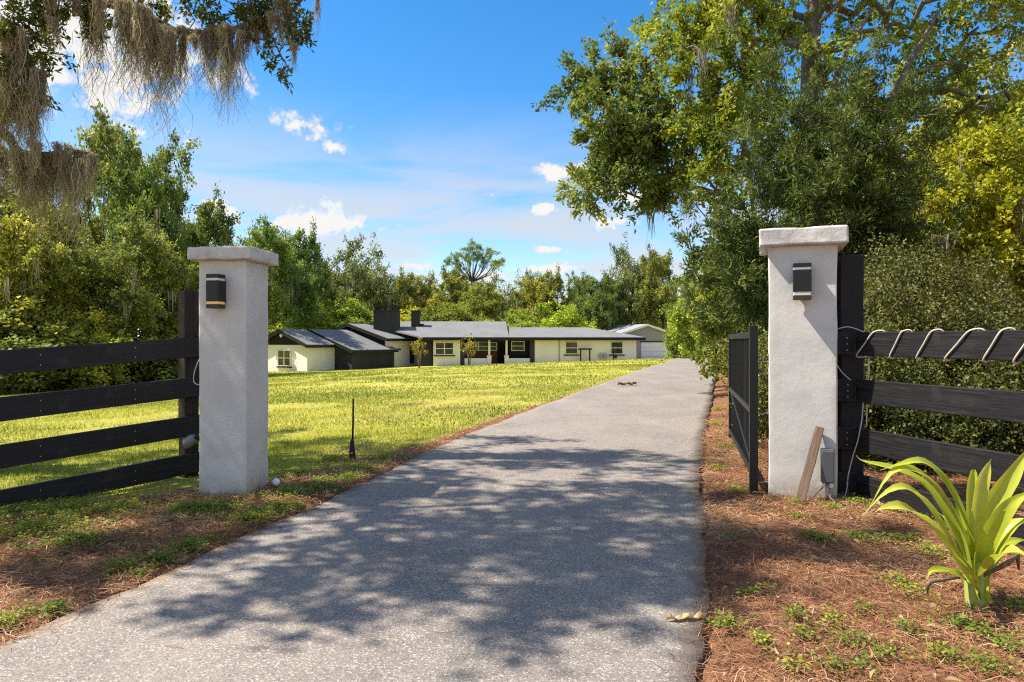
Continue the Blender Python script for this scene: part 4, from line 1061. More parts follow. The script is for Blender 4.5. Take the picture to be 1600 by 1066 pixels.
# ------------------------------------------------------------------ near trees on the right
def build_right():
    rng = np.random.default_rng(21)
    def tree(name, base, trunk, clumps_px, yc, rc, leaves, L, W, bark, leaf, label, color=(1, 1, 1), jy=1.3, extra=None, tip=.02, moss=0, sprays=12, **k):
        """clumps given as photo pixels at depth yc (+- jy)"""
        cen = [np.array(at(u, v, yc + rng.uniform(-jy, jy))) for u, v in clumps_px]
        rad = [rc * rng.uniform(.75, 1.25) for _ in cen]
        if extra is not None: cen += list(extra[0]); rad += list(extra[1])
        b = np.array(base)
        cen = np.array(cen) - b; rad = np.array(rad)
        tm, _ = limbs_mesh(name + '_trunk', rng, [np.array(p) for p in trunk], cen, r_tip=tip, sides=6)
        cm = fast_mesh(name + '_crown', *clump_leaves(rng, cen, rad, leaves, L, W, sprays=sprays, **k))
        e = plant(name, base, tm, cm, bark, leaf, label, color=color, group='trees behind the right fence')
        if moss:
            i = rng.choice(len(cen), size=moss); a = cen[i] - np.array([0, 0, .1]) + rng.normal(size=(moss, 3)) * .25
            link('spanish_moss', fast_mesh('moss', *moss_strands(rng, a, rng.uniform(.5, 1.2, moss), 30, w=.018, spread=.09, segs=4)), e, MATS['moss_far'], kind='stuff')
        return e
    # oak reaching out over the drive (blue-green outer leaves)
    px = [(905, 128), (930, 118), (958, 95), (940, 165), (975, 140), (1000, 110), (1000, 165), (960, 205), (930, 215), (990, 215), (1030, 195), (1035, 150), (925, 272), (915, 300), (950, 262), (945, 300), (975, 275), (1005, 250), (1010, 290), (1040, 250), (1050, 300), (1030, 320), (1065, 200), (1075, 260), (1010, 200), (965, 240)]
    tree('oak_tree', (6.2, 16.5, 0), [(0, 0, -.3), (-.1, 0, 1.5), (-.5, -.2, 3.2), (-1.3, -.4, 4.6), (-2.2, -.6, 5.6)], px, 15.3, .62, 21000, .13, .062, 'bark_grey', 'leaf_oak',
         'blue-green oak whose leafy limbs reach left over the driveway', (1.05, 1.12, 1.15), jy=1.0, tip=.018, moss=8)
    # tall yellow-green oak with pale limbs
    px = []
    for u in range(1010, 1640, 46):
        for v in range(-230, 300, 52):
            if u < 1060 and v > 130: continue
            if rng.random() < .90 and (u + v * .3 > 985): px.append((u + rng.uniform(-24, 24), v + rng.uniform(-24, 24)))
    tb = np.array((8.0, 17.4, 0)); to = tree('tall_oak_tree', (8.0, 17.4, 0), [(0, 0, -.3), (-.1, 0, 2.0)] + [np.array(at(u_, v_, 17.2)) - tb for u_, v_ in ((1262, 300), (1265, 190), (1268, 80), (1272, -40))], px, 18.0, .74, 46000, .14, .07, 'bark_grey', 'leaf_oak_yellow',
         'tall yellow-green oak with pale grey limbs filling the upper right sky', (1.0, 1.0, 1.0), jy=1.8, tip=.034, moss=14)
    lm = MB()
    for pth, r0 in (([(1266, 260, 17.1), (1292, 170, 16.6), (1312, 105, 16.4), (1335, 60, 16.3), (1362, 15, 16.3)], .10), ([(1290, 330, 17.1), (1370, 215, 16.6), (1405, 130, 16.4), (1432, 80, 16.3), (1465, 20, 16.3)], .11), ([(1262, 320, 17.1), (1215, 200, 16.7), (1180, 130, 16.5), (1150, 60, 16.5)], .08), ([(1405, 130, 16.4), (1450, 105, 16.2), (1500, 95, 16.2)], .04)):
        lm.tube([np.array(at(*q)) - tb for q in pth], np.linspace(r0, r0 * .35, len(pth)), 6)
    link('limbs', lm.mesh('limbs', True), to, MATS['bark_grey'], kind='stuff')
    # second set of pale limbs seen in the upper right
    px = [(1120, 40), (1085, 100), (1105, 160), (1150, 120), (1130, 215), (1160, 180), (1190, 60), (1060, 60), (1095, 5), (1150, -20), (1080, 190), (1140, 260), (1110, 290)]
    tree('oak_tree', (5.6, 14.6, 0), [(0, 0, -.3), (-.15, 0, 2.0), (-.4, 0, 3.6), (-.5, .1, 5.0)], px, 14.6, .66, 14000, .12, .06, 'bark_grey', 'leaf_oak_yellow',
         'sunlit yellow-green oak between the drive oak and the dark conifer', (1.05, 1.0, .9), jy=.9, tip=.022, moss=10)
    # dark podocarpus with upright sprays
    b = np.array(at(1290, 700, 10.6)); b[2] = 0
    spires = [(1200, 90), (1228, 120), (1250, 170), (1180, 160), (1280, 110), (1320, 130), (1365, 70), (1385, 110), (1345, 175), (1410, 180), (1445, 140), (1470, 215), (1160, 235), (1120, 285), (1090, 330), (1075, 380), (1110, 400), (1150, 330), (1200, 220), (1300, 200), (1490, 290), (1440, 260), (1500, 350), (1060, 430), (1095, 470), (1130, 440)]
    cen, rad, V_ = [], [], []
    for u, v in spires:
        top = np.array(at(u, v, 10.6 + rng.uniform(-1.2, .8)))
        root = b + (top - b) * np.array([.25, .25, .30]); n = max(4, int(np.linalg.norm(top - root) / .42))
        for q in np.linspace(.35, 1, n):
            cen.append(root + (top - root) * q + rng.normal(size=3) * .10); rad.append(.36 * (1.15 - .55 * q))
    cen = np.array(cen) - b; rad = np.array(rad)
    tm, _ = limbs_mesh('podo_trunk', rng, [(0, 0, -.3), (0, 0, .6), (.05, 0, 1.3)], cen, r_tip=.008, sides=5, expo=.52)
    me = fast_mesh('podo_crown', *clump_leaves(rng, cen, rad, 66000, .11, .022, sprays=8, upb=.55, droop=-.10, jit=.16, axis_mix=1.1, lo=.05))
    plant('conifer_tree', tuple(b), tm, me, 'bark_dark', 'leaf_dark', 'dark green conifer with upright feathery sprays behind the right pillar', color=(1.35, 1.3, 1.1), group='trees behind the right fence')
    # yellow vine-hung tree at the right edge
    px = []
    for u in range(1450, 1700, 34):
        for v in range(235, 520, 36):
            if u - 1440 > (300 - v) * .35 and (v < 420 or u > 1500): px.append((u + rng.uniform(-15, 15), v + rng.uniform(-15, 15)))
    tree('vine_covered_tree', (8.4, 12.2, 0), [(0, 0, -.3), (-.1, 0, 1.2), (-.1, .1, 2.4), (0, .2, 3.4)], px, 11.6, .46, 27000, .085, .058, 'bark_dark', 'leaf_yellow',
         'bright yellow-leaved tree hung with moss at the right edge', (.95, 1.0, .9), jy=.8, tip=.014, moss=22)
    # low trees that close the wall of green behind
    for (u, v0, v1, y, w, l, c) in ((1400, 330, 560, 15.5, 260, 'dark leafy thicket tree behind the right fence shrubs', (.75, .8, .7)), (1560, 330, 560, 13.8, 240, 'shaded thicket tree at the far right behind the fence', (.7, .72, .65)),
                                    (1180, 380, 560, 17.0, 150, 'sunlit leafy shrub tree to the left behind the right pillar', (1.1, 1.15, .8))):
        px = [(u + rng.uniform(-.5, .5) * w, rng.uniform(v0, v1)) for _ in range(34)]
        x = (u - 800) / F * y
        tree('thicket_tree', (x, y, 0), [(0, 0, -.2), (0, 0, .8), (.1, 0, 1.6)], px, y, .62, 15000, .13, .075, 'bark_dark', 'leaf_oak', l, c, jy=.9, tip=.015)
    # shrubs and hedge
    def shrub(u, y, rx, ry, h, n, leaves, L, W, label, color=(1, 1, 1), leaf='leaf_shrub', rc=.30, x=None, zc=.5, name='shrub', group='shrubs behind the right fence', shell=.72, dome=False):
        x = (u - 800) / F * y if x is None else x
        cen, rad = ellipsoid_clumps(rng, (0, 0, h * zc), (rx * .88, ry * .88, h * (1 - zc) * .92), n, rc, shell, zmin=.12)
        tm, _ = limbs_mesh('stem', rng, [(0, 0, -.15), (0, 0, .18)], cen, r_tip=.006, sides=4, split_from=1)
        me = fast_mesh('foliage', *clump_leaves(rng, cen, rad, leaves, L, W, sprays=12, jit=.16, lo=.1, upb=.35))
        return plant(name, (x, y, gzf(x, y)), tm, me, 'bark_dark', leaf, label, 'shrub', group, color, trunk_name='stem', crown_name='foliage')
    shrub(1425, 7.7, 1.25, 1.1, 2.12, 105, 52000, .040, .022, 'dense olive small-leaved shrub rising above the right fence', (.88, .90, .85), rc=.34)
    shrub(1560, 6.9, 1.0, .9, 1.40, 70, 26000, .040, .022, 'lower dense shrub behind the right end of the fence', (.85, .9, .8), rc=.30)
    shrub(1365, 6.5, .55, .5, 1.12, 34, 12000, .036, .022, 'small dark shrub tight behind the tall black fence post', (.75, .85, .75), rc=.24)
    shrub(1660, 5.9, .8, .7, 1.25, 46, 14000, .04, .024, 'leafy shrub cut off by the right picture edge', (.9, .95, .85), rc=.28)
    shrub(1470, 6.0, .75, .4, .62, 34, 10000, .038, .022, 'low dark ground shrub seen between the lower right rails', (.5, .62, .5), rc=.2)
    shrub(1385, 9.4, 1.0, .9, 2.3, 46, 17000, .05, .03, 'dark shrub deep behind the right pillar and post', (.7, .8, .7), rc=.36)
    HG = 'hedge shrubs along the right of the driveway'
    for x, y, rx, h, n, lv, l, c in ((2.98, 7.3, .50, 1.25, 42, 15000, 'clipped hedge shrub just behind the open gate leaf', (1.05, 1.1, .85)), (3.42, 8.6, .62, 1.30, 46, 14000, 'second hedge shrub beyond the gate leaf beside the drive', (1.1, 1.15, .85)),
                                    (3.95, 10.2, .68, 1.35, 46, 12000, 'third hedge shrub from the gate along the driveway', (1.1, 1.15, .8)), (4.55, 12.2, .8, 1.5, 46, 10000, 'fourth hedge shrub from the gate along the driveway', (1.15, 1.2, .8)),
                                    (5.5, 15.2, 1.0, 1.7, 46, 9000, 'fifth hedge shrub from the gate along the driveway', (1.15, 1.2, .8)), (7.0, 20, 1.2, 1.9, 40, 7000, 'farthest hedge shrub beside the bend of the driveway', (1.2, 1.2, .8)),
                                    (2.95, 6.35, .42, 1.05, 30, 9000, 'hedge shrub squeezed between gate leaf and right pillar', (.9, .95, .8)),
                                    (3.6, 6.9, .6, 1.5, 40, 12000, 'tall hedge shrub directly behind the right pillar', (.8, .9, .75))):
        shrub(0, y, rx, rx, h, n, lv, .034 + .0028 * max(0, y - 7), .021 + .0016 * max(0, y - 7), l, c, x=x, rc=.24 + .012 * (y - 6), group=HG, zc=.48)
build_right()

# ------------------------------------------------------------------ live oak with hanging moss, upper left, and its shade
def build_live_oak():
    rng = np.random.default_rng(77)
    b = np.array([-7.4, 6.6, gzf(-7.4, 6.6)])
    e = empty('live_oak', tuple(b), label='big live oak hung with grey-brown moss, its limbs entering at upper left', cat='tree')
    def w(u, v, y): return np.array(at(u, v, y)) - b
    trunk = [(0, 0, -.3), (.05, 0, 1.2), (.15, .05, 2.4), (.25, .1, 3.4)]
    limbA = [np.array([.25, .1, 3.4]), w(-330, 90, 6.9), w(-120, 20, 7.0), w(40, -15, 7.0), w(150, 0, 7.0), w(215, 18, 7.0), w(270, 48, 7.05), w(315, 52, 7.0), w(352, 48, 7.0), (w(400, 38, 6.95)), w(445, 22, 6.9), w(478, -5, 6.9)]
    limbB = [np.array([.15, .05, 2.4]), w(-360, 330, 6.6), w(-150, 260, 6.7), w(-40, 195, 6.8), w(5, 205, 6.8), w(28, 236, 6.85), w(60, 243, 6.8), w(95, 238, 6.85), w(132, 238, 6.8), w(158, 246, 6.8)]
    limbC = [limbA[2], w(-60, 60, 6.7), w(10, 35, 6.6), w(25, 60, 6.6), w(22, 110, 6.6)]
    limbD = [limbA[9], w(425, 60, 6.9), w(440, 88, 6.85), w(452, 108, 6.85)]
    limbE = [limbA[5], w(228, -10, 6.9), w(260, -30, 6.9), w(330, -45, 6.8)]
    mb = MB()
    def limb(pts, r0, r1, sides=7):
        P = np.array(pts); n = 4; out = []
        Q = np.vstack([2 * P[0] - P[1], P, 2 * P[-1] - P[-2]])
        for i in range(1, len(Q) - 2):
            for t in np.linspace(0, 1, n, endpoint=False):
                a, c, d, f = Q[i - 1], Q[i], Q[i + 1], Q[i + 2]
                out.append(.5 * (2 * c + (d - a) * t + (2 * a - 5 * c + 4 * d - f) * t * t + (3 * c - a - 3 * d + f) * t ** 3))
        out.append(P[-1]); out = np.array(out); out[1:-1] += rng.normal(size=(len(out) - 2, 3)) * r1 * .35
        mb.tube(out, np.linspace(r0, r1, len(out)), sides); return out
    limb(trunk, .48, .34, 10)
    a = limb(limbA, .085, .010); bb = limb(limbB, .075, .012); c = limb(limbC, .035, .010); d = limb(limbD, .012, .005); ee = limb(limbE, .03, .01)
    # upper canopy out of the picture: it throws the dappled shade over the gateway
    up = []; ur = []
    # rows of boughs: ground point they shade -> place them up along the sun ray
    shade = [(-2.6, 7.6, 5.6), (-1.7, 7.45, 5.9), (-.7, 7.25, 6.3), (.3, 6.9, 6.7), (1.0, 7.0, 7.0), (-.1, 6.3, 6.9), (.8, 6.1, 7.3), (1.5, 6.4, 7.4), (-.4, 5.4, 6.8), (.5, 5.2, 7.0), (1.2, 5.4, 7.4),
             (-1.1, 4.7, 6.3), (-.3, 4.5, 6.6), (.45, 4.4, 6.8), (1.1, 4.35, 7.2), (-1.0, 4.0, 6.2), (-.3, 3.75, 6.4), (.35, 3.85, 6.7), (.9, 3.7, 7.0), (1.5, 3.75, 7.3), (-.75, 3.3, 6.2), (.1, 3.25, 6.4), (.7, 3.3, 6.8),
             (-1.9, 4.4, 5.8), (-2.6, 4.6, 5.4), (-3.2, 4.2, 5.2), (-2.4, 3.7, 5.5), (-2.9, 5.3, 5.4), (-2.1, 5.25, 5.8), (-1.7, 5.0, 6.0), (-3.7, 5.8, 5.2), (-3.4, 6.6, 5.2), (-2.5, 6.4, 5.5), (-1.8, 3.45, 5.7), (-2.6, 3.1, 5.3), (-1.3, 5.5, 6.2), (-2.0, 5.9, 5.6),
             (-4.6, 7.2, 5.0), (-5.2, 6.0, 4.8), (-4.4, 5.0, 5.0), (-5.6, 8.4, 5.0), (-4.2, 8.6, 5.2), (-3.3, 8.2, 5.4), (-6.2, 7.2, 4.8), (1.9, 3.9, 7.6), (1.35, 4.9, 7.2), (.0, 7.9, 6.6), (-1.3, 3.0, 6.0), (-.2, 2.85, 6.3), (-.7, 3.6, 6.3), (0, 3.5, 6.5), (.55, 3.6, 6.8), (-.1, 4.1, 6.6), (.7, 4.05, 7), (-.6, 4.3, 6.4), (.15, 4.75, 6.8), (-.75, 5.05, 6.5), (.85, 4.75, 7.1), (1.2, 4.0, 7.2), (-.9, 6.0, 6.6), (.35, 3.05, 6.6), (-.6, 2.95, 6.2), (-1.55, 4.05, 6.0), (-2.2, 4.2, 5.6), (-2.0, 7.0, 5.8), (-2.9, 7.1, 5.4), (-1.2, 6.9, 6.2), (-3.8, 7.4, 5.2), (-4.9, 7.9, 5.0), (-2.4, 8.0, 5.6), (-4.1, 6.4, 5.1), (-3.0, 5.9, 5.4), (-1.5, 6.3, 6.0), (-5.5, 9.2, 5.0), (-3.2, 9.0, 5.3), (-3.0, 3.6, 5.2), (-2.2, 3.3, 5.5), (-3.0, 4.8, 5.3)]
    sx, sy, sz = SUNV
    for gx_, gy_, h in shade:
        h = h + rng.uniform(-.5, .9); k = h / sz
        up.append(np.array([gx_ + sx * k, gy_ + sy * k, h]) - b + rng.normal(size=3) * .12); ur.append(rng.uniform(.38, .62))
    up = np.array(up); ur = np.array(ur)
    trk = [np.array([.25, .1, 3.4]), np.array([.9, -.5, 4.6]), np.array([1.7, -1.2, 5.4]), np.array([2.4, -1.8, 5.9])]
    gm, nodes = grow_limbs(rng, trk, up, r_tip=.016, sides=5, split_from=0)
    for v in gm.v: mb.v.append(v)
    off = mb.n
    for f in gm.f: mb.f.append([i + off for i in f])
    mb.n += gm.n
    link('trunk', mb.mesh('trunk', True), e, MATS['bark_grey'])
    # leaves: shade boughs + sprigs on the limbs in view
    parts = [clump_leaves(rng, up, ur, 30000, .105, .052, sprays=9, jit=.13, flat=.75)]
    sp = []
    for u, v, y, r in ((12, 12, 6.6, .16), (35, 35, 6.6, .20), (60, 20, 6.7, .18), (85, 45, 6.7, .16), (30, 75, 6.6, .18), (75, 85, 6.6, .16), (50, 115, 6.6, .15), (68, 60, 6.7, .14), (95, 20, 6.8, .15), (140, 30, 6.9, .16), (155, 52, 6.9, .12), (165, 25, 6.9, .12),
                       (235, 10, 6.9, .16), (262, 22, 7.0, .13), (290, 8, 6.9, .15), (320, 20, 6.9, .16), (345, 28, 6.9, .17), (370, 15, 6.9, .18), (395, 30, 6.9, .18), (420, 12, 6.9, .18), (445, 40, 6.9, .18), (460, 70, 6.85, .14), (465, 30, 6.9, .14), (480, 62, 6.85, .10), (425, 95, 6.85, .10), (445, 115, 6.85, .11),
                       (415, 72, 6.9, .13), (385, 55, 6.9, .12), (110, 5, 6.9, .16), (200, 5, 6.95, .12), (0, 55, 6.5, .2), (10, 110, 6.5, .18), (60, 150, 6.6, .13), (78, 100, 6.6, .12), (20, 160, 6.6, .14), (455, 5, 6.9, .14), (330, -5, 6.8, .2), (400, -5, 6.8, .2), (40, -5, 6.7, .22), (120, -8, 6.8, .2)):
        sp.append((w(u, v, y), r))
    sc_, sr = np.array([q[0] for q in sp]), np.array([q[1] for q in sp])
    parts.append(clump_leaves(rng, sc_, sr, 5200, .062, .026, sprays=6, jit=.18, lo=.0))
    tw = MB()
    cr = link('crown', fast_mesh('crown', *cat_quads(parts)), e, MATS['leaf_oak']); cr.color = (.8, .8, .75, 1)
    # twigs of the sprigs
    allp = np.concatenate([a, bb, c, d, ee])
    for q, r in sp:
        j = np.argmin(np.linalg.norm(allp - q, axis=1)); p = allp[j]; m = (p + q) / 2 + rng.normal(size=3) * .05
        tw.tube([p, m, q], [.008, .005, .003], 4)
        for _ in range(3): tw.tube([q, q + unit(rng.normal(size=3)) * r * .9], [.003, .0015], 3)
    link('twigs', tw.mesh('twigs', True), e, MATS['bark_grey'], kind='stuff')
    # beards of moss: pixel of the anchor, length in pixels, half width in pixels, number of strands
    beards = [(140, 8, 130, 12, 120), (152, 0, 70, 14, 80), (196, 6, 108, 16, 170), (216, 14, 122, 16, 170), (228, 30, 70, 14, 130), (205, 40, 60, 12, 100), (242, 42, 80, 14, 150), (255, 46, 130, 14, 170), (270, 52, 86, 14, 170), (285, 50, 70, 12, 150), (300, 55, 24, 12, 60), (318, 50, 66, 10, 90),
              (335, 46, 88, 14, 170), (348, 46, 108, 13, 170), (362, 46, 78, 12, 140), (372, 50, 104, 7, 60), (385, 40, 42, 12, 100), (400, 36, 38, 12, 100), (415, 32, 40, 12, 100), (432, 25, 36, 12, 90), (450, 15, 40, 10, 80), (460, 70, 34, 6, 40), (497, -4, 48, 3, 22), (440, 2, 30, 14, 80),
              (8, 40, 90, 16, 150), (20, 62, 96, 18, 190), (30, 50, 72, 14, 120), (40, 95, 60, 12, 110), (14, 110, 70, 16, 150), (50, 115, 100, 11, 130), (62, 110, 120, 9, 110), (5, 150, 90, 14, 120), (30, 150, 84, 14, 130), (55, 170, 75, 12, 120), (68, 20, 46, 10, 70), (82, 30, 50, 6, 40), (75, -5, 60, 14, 110), (110, -8, 30, 14, 80),
              (5, 232, 70, 12, 120), (20, 240, 56, 12, 110), (38, 246, 70, 12, 130), (52, 246, 92, 10, 120), (66, 246, 74, 11, 120), (78, 242, 96, 9, 110), (90, 242, 84, 8, 90), (105, 240, 84, 11, 130), (118, 240, 112, 10, 130), (130, 240, 76, 9, 100), (142, 244, 60, 8, 70), (0, 205, 60, 12, 90), (60, 225, 40, 14, 80), (98, 228, 26, 14, 60), (52, 255, 118, 5, 40), (125, 252, 112, 5, 40)]
    for u, v, ln, hw, n in beards:
        y = 6.85 if u > 100 or v > 200 else 6.6
        y += rng.uniform(-.15, .15)
        base = w(u, v, y); m = y / F
        parts = []
        for q in range(3):
            an = base + np.array([rng.uniform(-hw, hw) * .6 * m, rng.uniform(-.05, .05), rng.uniform(-.01, .025)])
            parts.append(moss_strands(rng, an[None], [ln * m * (1.4 if q == 0 else rng.uniform(.35, .85))], max(10, int(n * .62)), w=.0085, spread=hw * m * .40, segs=9, wig=.13, bunch=.95))
        P_ = np.concatenate([q[0] for q in parts]); sel = P_[rng.choice(len(P_), size=int(n * 9))]; ax_ = rng.normal(size=(len(sel), 3)); ax_[:, 2] -= .6
        fv, fq = leaf_quads(rng, sel, unit(ax_), rng.uniform(.02, .055, len(sel)), rng.uniform(.003, .006, len(sel)), fold=.25)
        parts.append((fv, fq, np.repeat(np.clip(rng.random(len(sel)) * .7 + .3, 0, 1), 4)))
        me = fast_mesh('moss', *cat_quads(parts))
        link('spanish_moss', me, e, MATS['moss'], kind='stuff')
build_live_oak()

# ------------------------------------------------------------------ lawn blades, weeds, pine straw, small things
def in_view(x, y, pad=.35): return (y > .8) & (np.abs(x) < .75 * y + pad)

def build_ground_cover():
    rng = np.random.default_rng(4)
    # grass blades
    Vs, Ts = [], []
    def blades(n, y0, y1, h, w, x0=None):
        y = np.sqrt(rng.random(n) * (y1 ** 2 - y0 ** 2) + y0 ** 2); x = (rng.random(n) * 1.75 - .95) * y
        ok = (x < xl(y) - .06) & (rng.random(n) > mulch(x, y) * 1.02)
        x, y = x[ok], y[ok]; m = len(x)
        # worn spots
        nf = nfield(x, y, .45, 3.3, 3) if m < 400000 else np.zeros(m)
        keep = rng.random(m) > np.clip((nf - .15) * 3.0, 0, .85); x, y, nf = x[keep], y[keep], nf[keep]; m = len(x)
        z = gz(x, y); hh = h * rng.uniform(.45, 1.15, m); ww = w * rng.uniform(.6, 1.2, m)
        a = rng.random(m) * 6.283; s = np.stack([np.cos(a), np.sin(a), 0 * a], 1) * (ww / 2)[:, None]
        ln = rng.normal(size=(m, 3)) * .55; ln[:, 2] = 1.0; ln = unit(ln)
        p = np.stack([x, y, z - .004], 1)
        V = np.stack([p - s, p + s, p + ln * hh[:, None]], 1)
        big = nfield(x, y, .22, 9.1, 2)
        mot = nfield(x, y, .9, 6.1, 2); t = np.clip(.36 + .30 * nf + .42 * big + .28 * mot + rng.normal(size=m) * .20, 0, 1)
        Vs.append(V.reshape(-1, 3)); Ts.append(np.repeat(t, 3))
    blades(172000, 4.2, 9, .050, .0085); blades(138000, 9, 18, .060, .017); blades(100000, 18, 34, .075, .034); blades(60000, 34, 62, .10, .075)
    V = np.concatenate(Vs); T = np.concatenate(Ts)
    link('lawn_grass', fast_mesh('lawn_grass', V, np.arange(len(V)).reshape(-1, 3), T), None, MATS['blade'], label='short yellow-green lawn grass left of the driveway', cat='grass', kind='stuff')
    # pine straw
    def straw(n, region):
        y = np.sqrt(rng.random(n) * (11.0 ** 2 - 1.5 ** 2) + 1.5 ** 2); x = (rng.random(n) * 2.1 - 1.05) * y
        s = xl(y) - x; r = x - xr(y); mu = mulch(x, y)
        off = np.where(s > 0, s, np.where(r > 0, r, -np.minimum(-s, -r)))
        ok = ((off > 0) & (rng.random(n) < mu)) | ((off <= 0) & (off > -.28) & (rng.random(n) < .35 * np.exp(off / .035)))
        ok |= (off <= 0) & (rng.random(n) < .0030)
        ok &= rng.random(n) < np.clip(1.5 - y / 9, .15, 1)
        x, y, off = x[ok], y[ok], off[ok]; m = len(x)
        z = gz(x, y) + np.where(off > 0, rng.uniform(.004, .028, m) + .012 * np.clip(nfield(x, y, 1.7, 3.1), 0, 1), .0165)
        a = rng.random(m) * 6.283; L = rng.uniform(.04, .12, m); wd = rng.uniform(.0011, .0022, m) * (1 + .10 * y)
        d = np.stack([np.cos(a), np.sin(a), rng.normal(size=m) * np.where(off > 0, .10, .004)], 1); sd = np.stack([-np.sin(a), np.cos(a), rng.normal(size=m) * .3], 1)
        p = np.stack([x, y, z], 1); bend = rng.normal(size=m) * .02
        p0, p2 = p - d * (L / 2)[:, None], p + d * (L / 2)[:, None]; p1 = p + sd * bend[:, None] + np.array([0, 0, .006])
        for q in (p0, p1, p2): q[:, 2] = np.maximum(q[:, 2], gz(q[:, 0], q[:, 1]) + np.where(off > 0, .002, .0155))
        h = sd * (wd / 2)[:, None]
        V = np.stack([p0 - h, p0 + h, p1 - h, p1 + h, p2 - h, p2 + h], 1).reshape(-1, 3)
        i = np.arange(m)[:, None] * 6
        Q = np.concatenate([i + np.array([[0, 1, 3, 2]]), i + np.array([[2, 3, 5, 4]])])
        t = np.clip(.40 + .32 * nfield(x, y, 1.4, 5.5) + rng.normal(size=m) * .22, 0, 1)
        return V, Q, np.repeat(t, 6)
    V, Q, T = straw(420000, None)
    link('pine_straw', fast_mesh('pine_straw', V, Q, T), None, MATS['needle'], label='reddish brown pine straw covering the ground beside the driveway', cat='pine straw', kind='stuff')
    # weeds: rosettes of small leaves in patches
    patches = [(60, 832, .40, 1.0), (115, 850, .30, .8), (180, 800, .3, .7), (30, 800, .35, .9), (120, 800, .4, .7), (300, 860, .22, .7), (250, 880, .18, .7), (180, 892, .15, .6), (330, 800, .32, .9), (390, 815, .30, .8), (430, 800, .25, .8), (290, 800, .25, .7), (450, 775, .25, .8), (360, 770, .2, .6), (500, 765, .3, .8), (540, 750, .3, .7), (560, 735, .3, .7),
               (80, 965, .12, .8), (15, 985, .12, .7), (230, 905, .1, .6), (470, 800, .15, .6), (600, 720, .3, .5), (520, 720, .35, .6), (470, 745, .3, .7), (650, 700, .3, .4),
               (1135, 985, .11, 1.4), (1275, 845, .18, 1.0), (1250, 815, .12, .9), (1340, 845, .2, .9), (1300, 800, .14, .9), (1240, 790, .1, .6), (1150, 845, .1, .5), (1190, 1015, .12, .6), (1260, 1005, .12, .6), (1330, 1010, .12, .8), (1400, 850, .2, .9), (1460, 870, .2, .8), (1300, 985, .12, .6),
               (1240, 970, .1, .6), (1400, 915, .13, .8), (1430, 930, .12, .9), (1490, 985, .14, 1.0), (1530, 1000, .12, 1.0), (1570, 1020, .14, .8), (1480, 1040, .14, .8), (1545, 1050, .14, .8), (1320, 1050, .14, .8), (1380, 1035, .12, .6), (1590, 960, .14, .8), (1200, 930, .08, .6), (1160, 935, .08, .6), (1240, 1055, .1, .6),
               (1120, 735, .2, .6), (1130, 700, .25, .6), (1115, 665, .3, .6), (1150, 770, .2, .6), (1290, 780, .14, 1.0), (1340, 790, .2, 1.0), (1400, 800, .25, .9), (1480, 820, .25, .8), (1420, 1000, .1, .6), (1350, 960, .1, .4), (1120, 640, .3, .5)]
    P, Tt, SZ = [], [], []
    for u, v, r, den in patches:
        g = gp(u, v); r *= .8 if u < 800 else .62; n = int((1500 if u < 800 else 1000) * r * r * math.pi * den) + 5
        rr = r * np.abs(rng.normal(size=n)) * .62; a = rng.random(n) * 6.283
        x = g.x + rr * np.cos(a) * 1.15; y = g.y + rr * np.sin(a)
        ok = (x < xl(y) - .03) | (x > xr(y) + .03); x, y = x[ok], y[ok]
        P.append(np.stack([x, y, gz(x, y)], 1)); Tt.append(np.full(len(x), rng.uniform(.1, .5))); SZ.append(np.full(len(x), 1.0))
    # loose scatter everywhere on the litter
    n = 4500; y = np.sqrt(rng.random(n) * (12 ** 2 - 4) + 4); x = (rng.random(n) * 1.6 - .8) * y
    ok = ((x < xl(y) - .05) & (x > xl(y) - 4)) | (x > xr(y) + .05); x, y = x[ok], y[ok]
    k = rng.random(len(x)) < np.clip(nfield(x, y, 1.2, 8.8) * 2.2 + .1, 0, 1); x, y = x[k], y[k]
    P.append(np.stack([x, y, gz(x, y)], 1)); Tt.append(rng.random(len(x)) * .6); SZ.append(np.full(len(x), .85))
    P, Tt, SZ = np.concatenate(P), np.concatenate(Tt), np.concatenate(SZ)
    nl = 7; m = len(P); base = np.repeat(P, nl, 0); h = rng.uniform(.008, .05, m * nl); ang = rng.random(m * nl) * 6.283
    base = base + np.stack([np.cos(ang) * .018, np.sin(ang) * .018, h], 1)
    ax = unit(np.stack([np.cos(ang), np.sin(ang), rng.uniform(-.35, .5, m * nl)], 1)); sz = np.repeat(SZ, nl)
    V, Q = leaf_quads(rng, base, ax, .019 * sz * rng.uniform(.6, 1.3, m * nl), .013 * sz * rng.uniform(.7, 1.2, m * nl), fold=.1, up=2.5)
    T = np.clip(np.repeat(Tt, nl) + rng.random(m * nl) * .5, 0, 1)
    link('weeds', fast_mesh('weeds', V, Q, np.repeat(T, 4)), None, MATS['leaf_weed'], label='low green weeds growing in patches through the pine straw', cat='weeds', kind='stuff')
    # leaf litter crumbs
    n = 5200; y = np.sqrt(rng.random(n) * (11 ** 2 - 3) + 3); x = (rng.random(n) * 1.6 - .8) * y
    ok = ((x < xl(y) - .02) & (rng.random(n) < mulch(x, y) + .02)) | (x > xr(y) + .02); x, y = x[ok], y[ok]; m = len(x)
    a = rng.random(m) * 6.283; V, Q = leaf_quads(rng, np.stack([x, y, gz(x, y) + rng.uniform(.012, .035, m)], 1), unit(np.stack([np.cos(a), np.sin(a), rng.normal(size=m) * .2], 1)), rng.uniform(.02, .06, m), rng.uniform(.012, .028, m), fold=.15, up=2)
    link('leaf_litter', fast_mesh('leaf_litter', V, Q, np.repeat(rng.random(m), 4)), None, MATS['dead_leaf'], label='small dry brown leaves strewn over the pine straw', cat='leaf litter', kind='stuff')
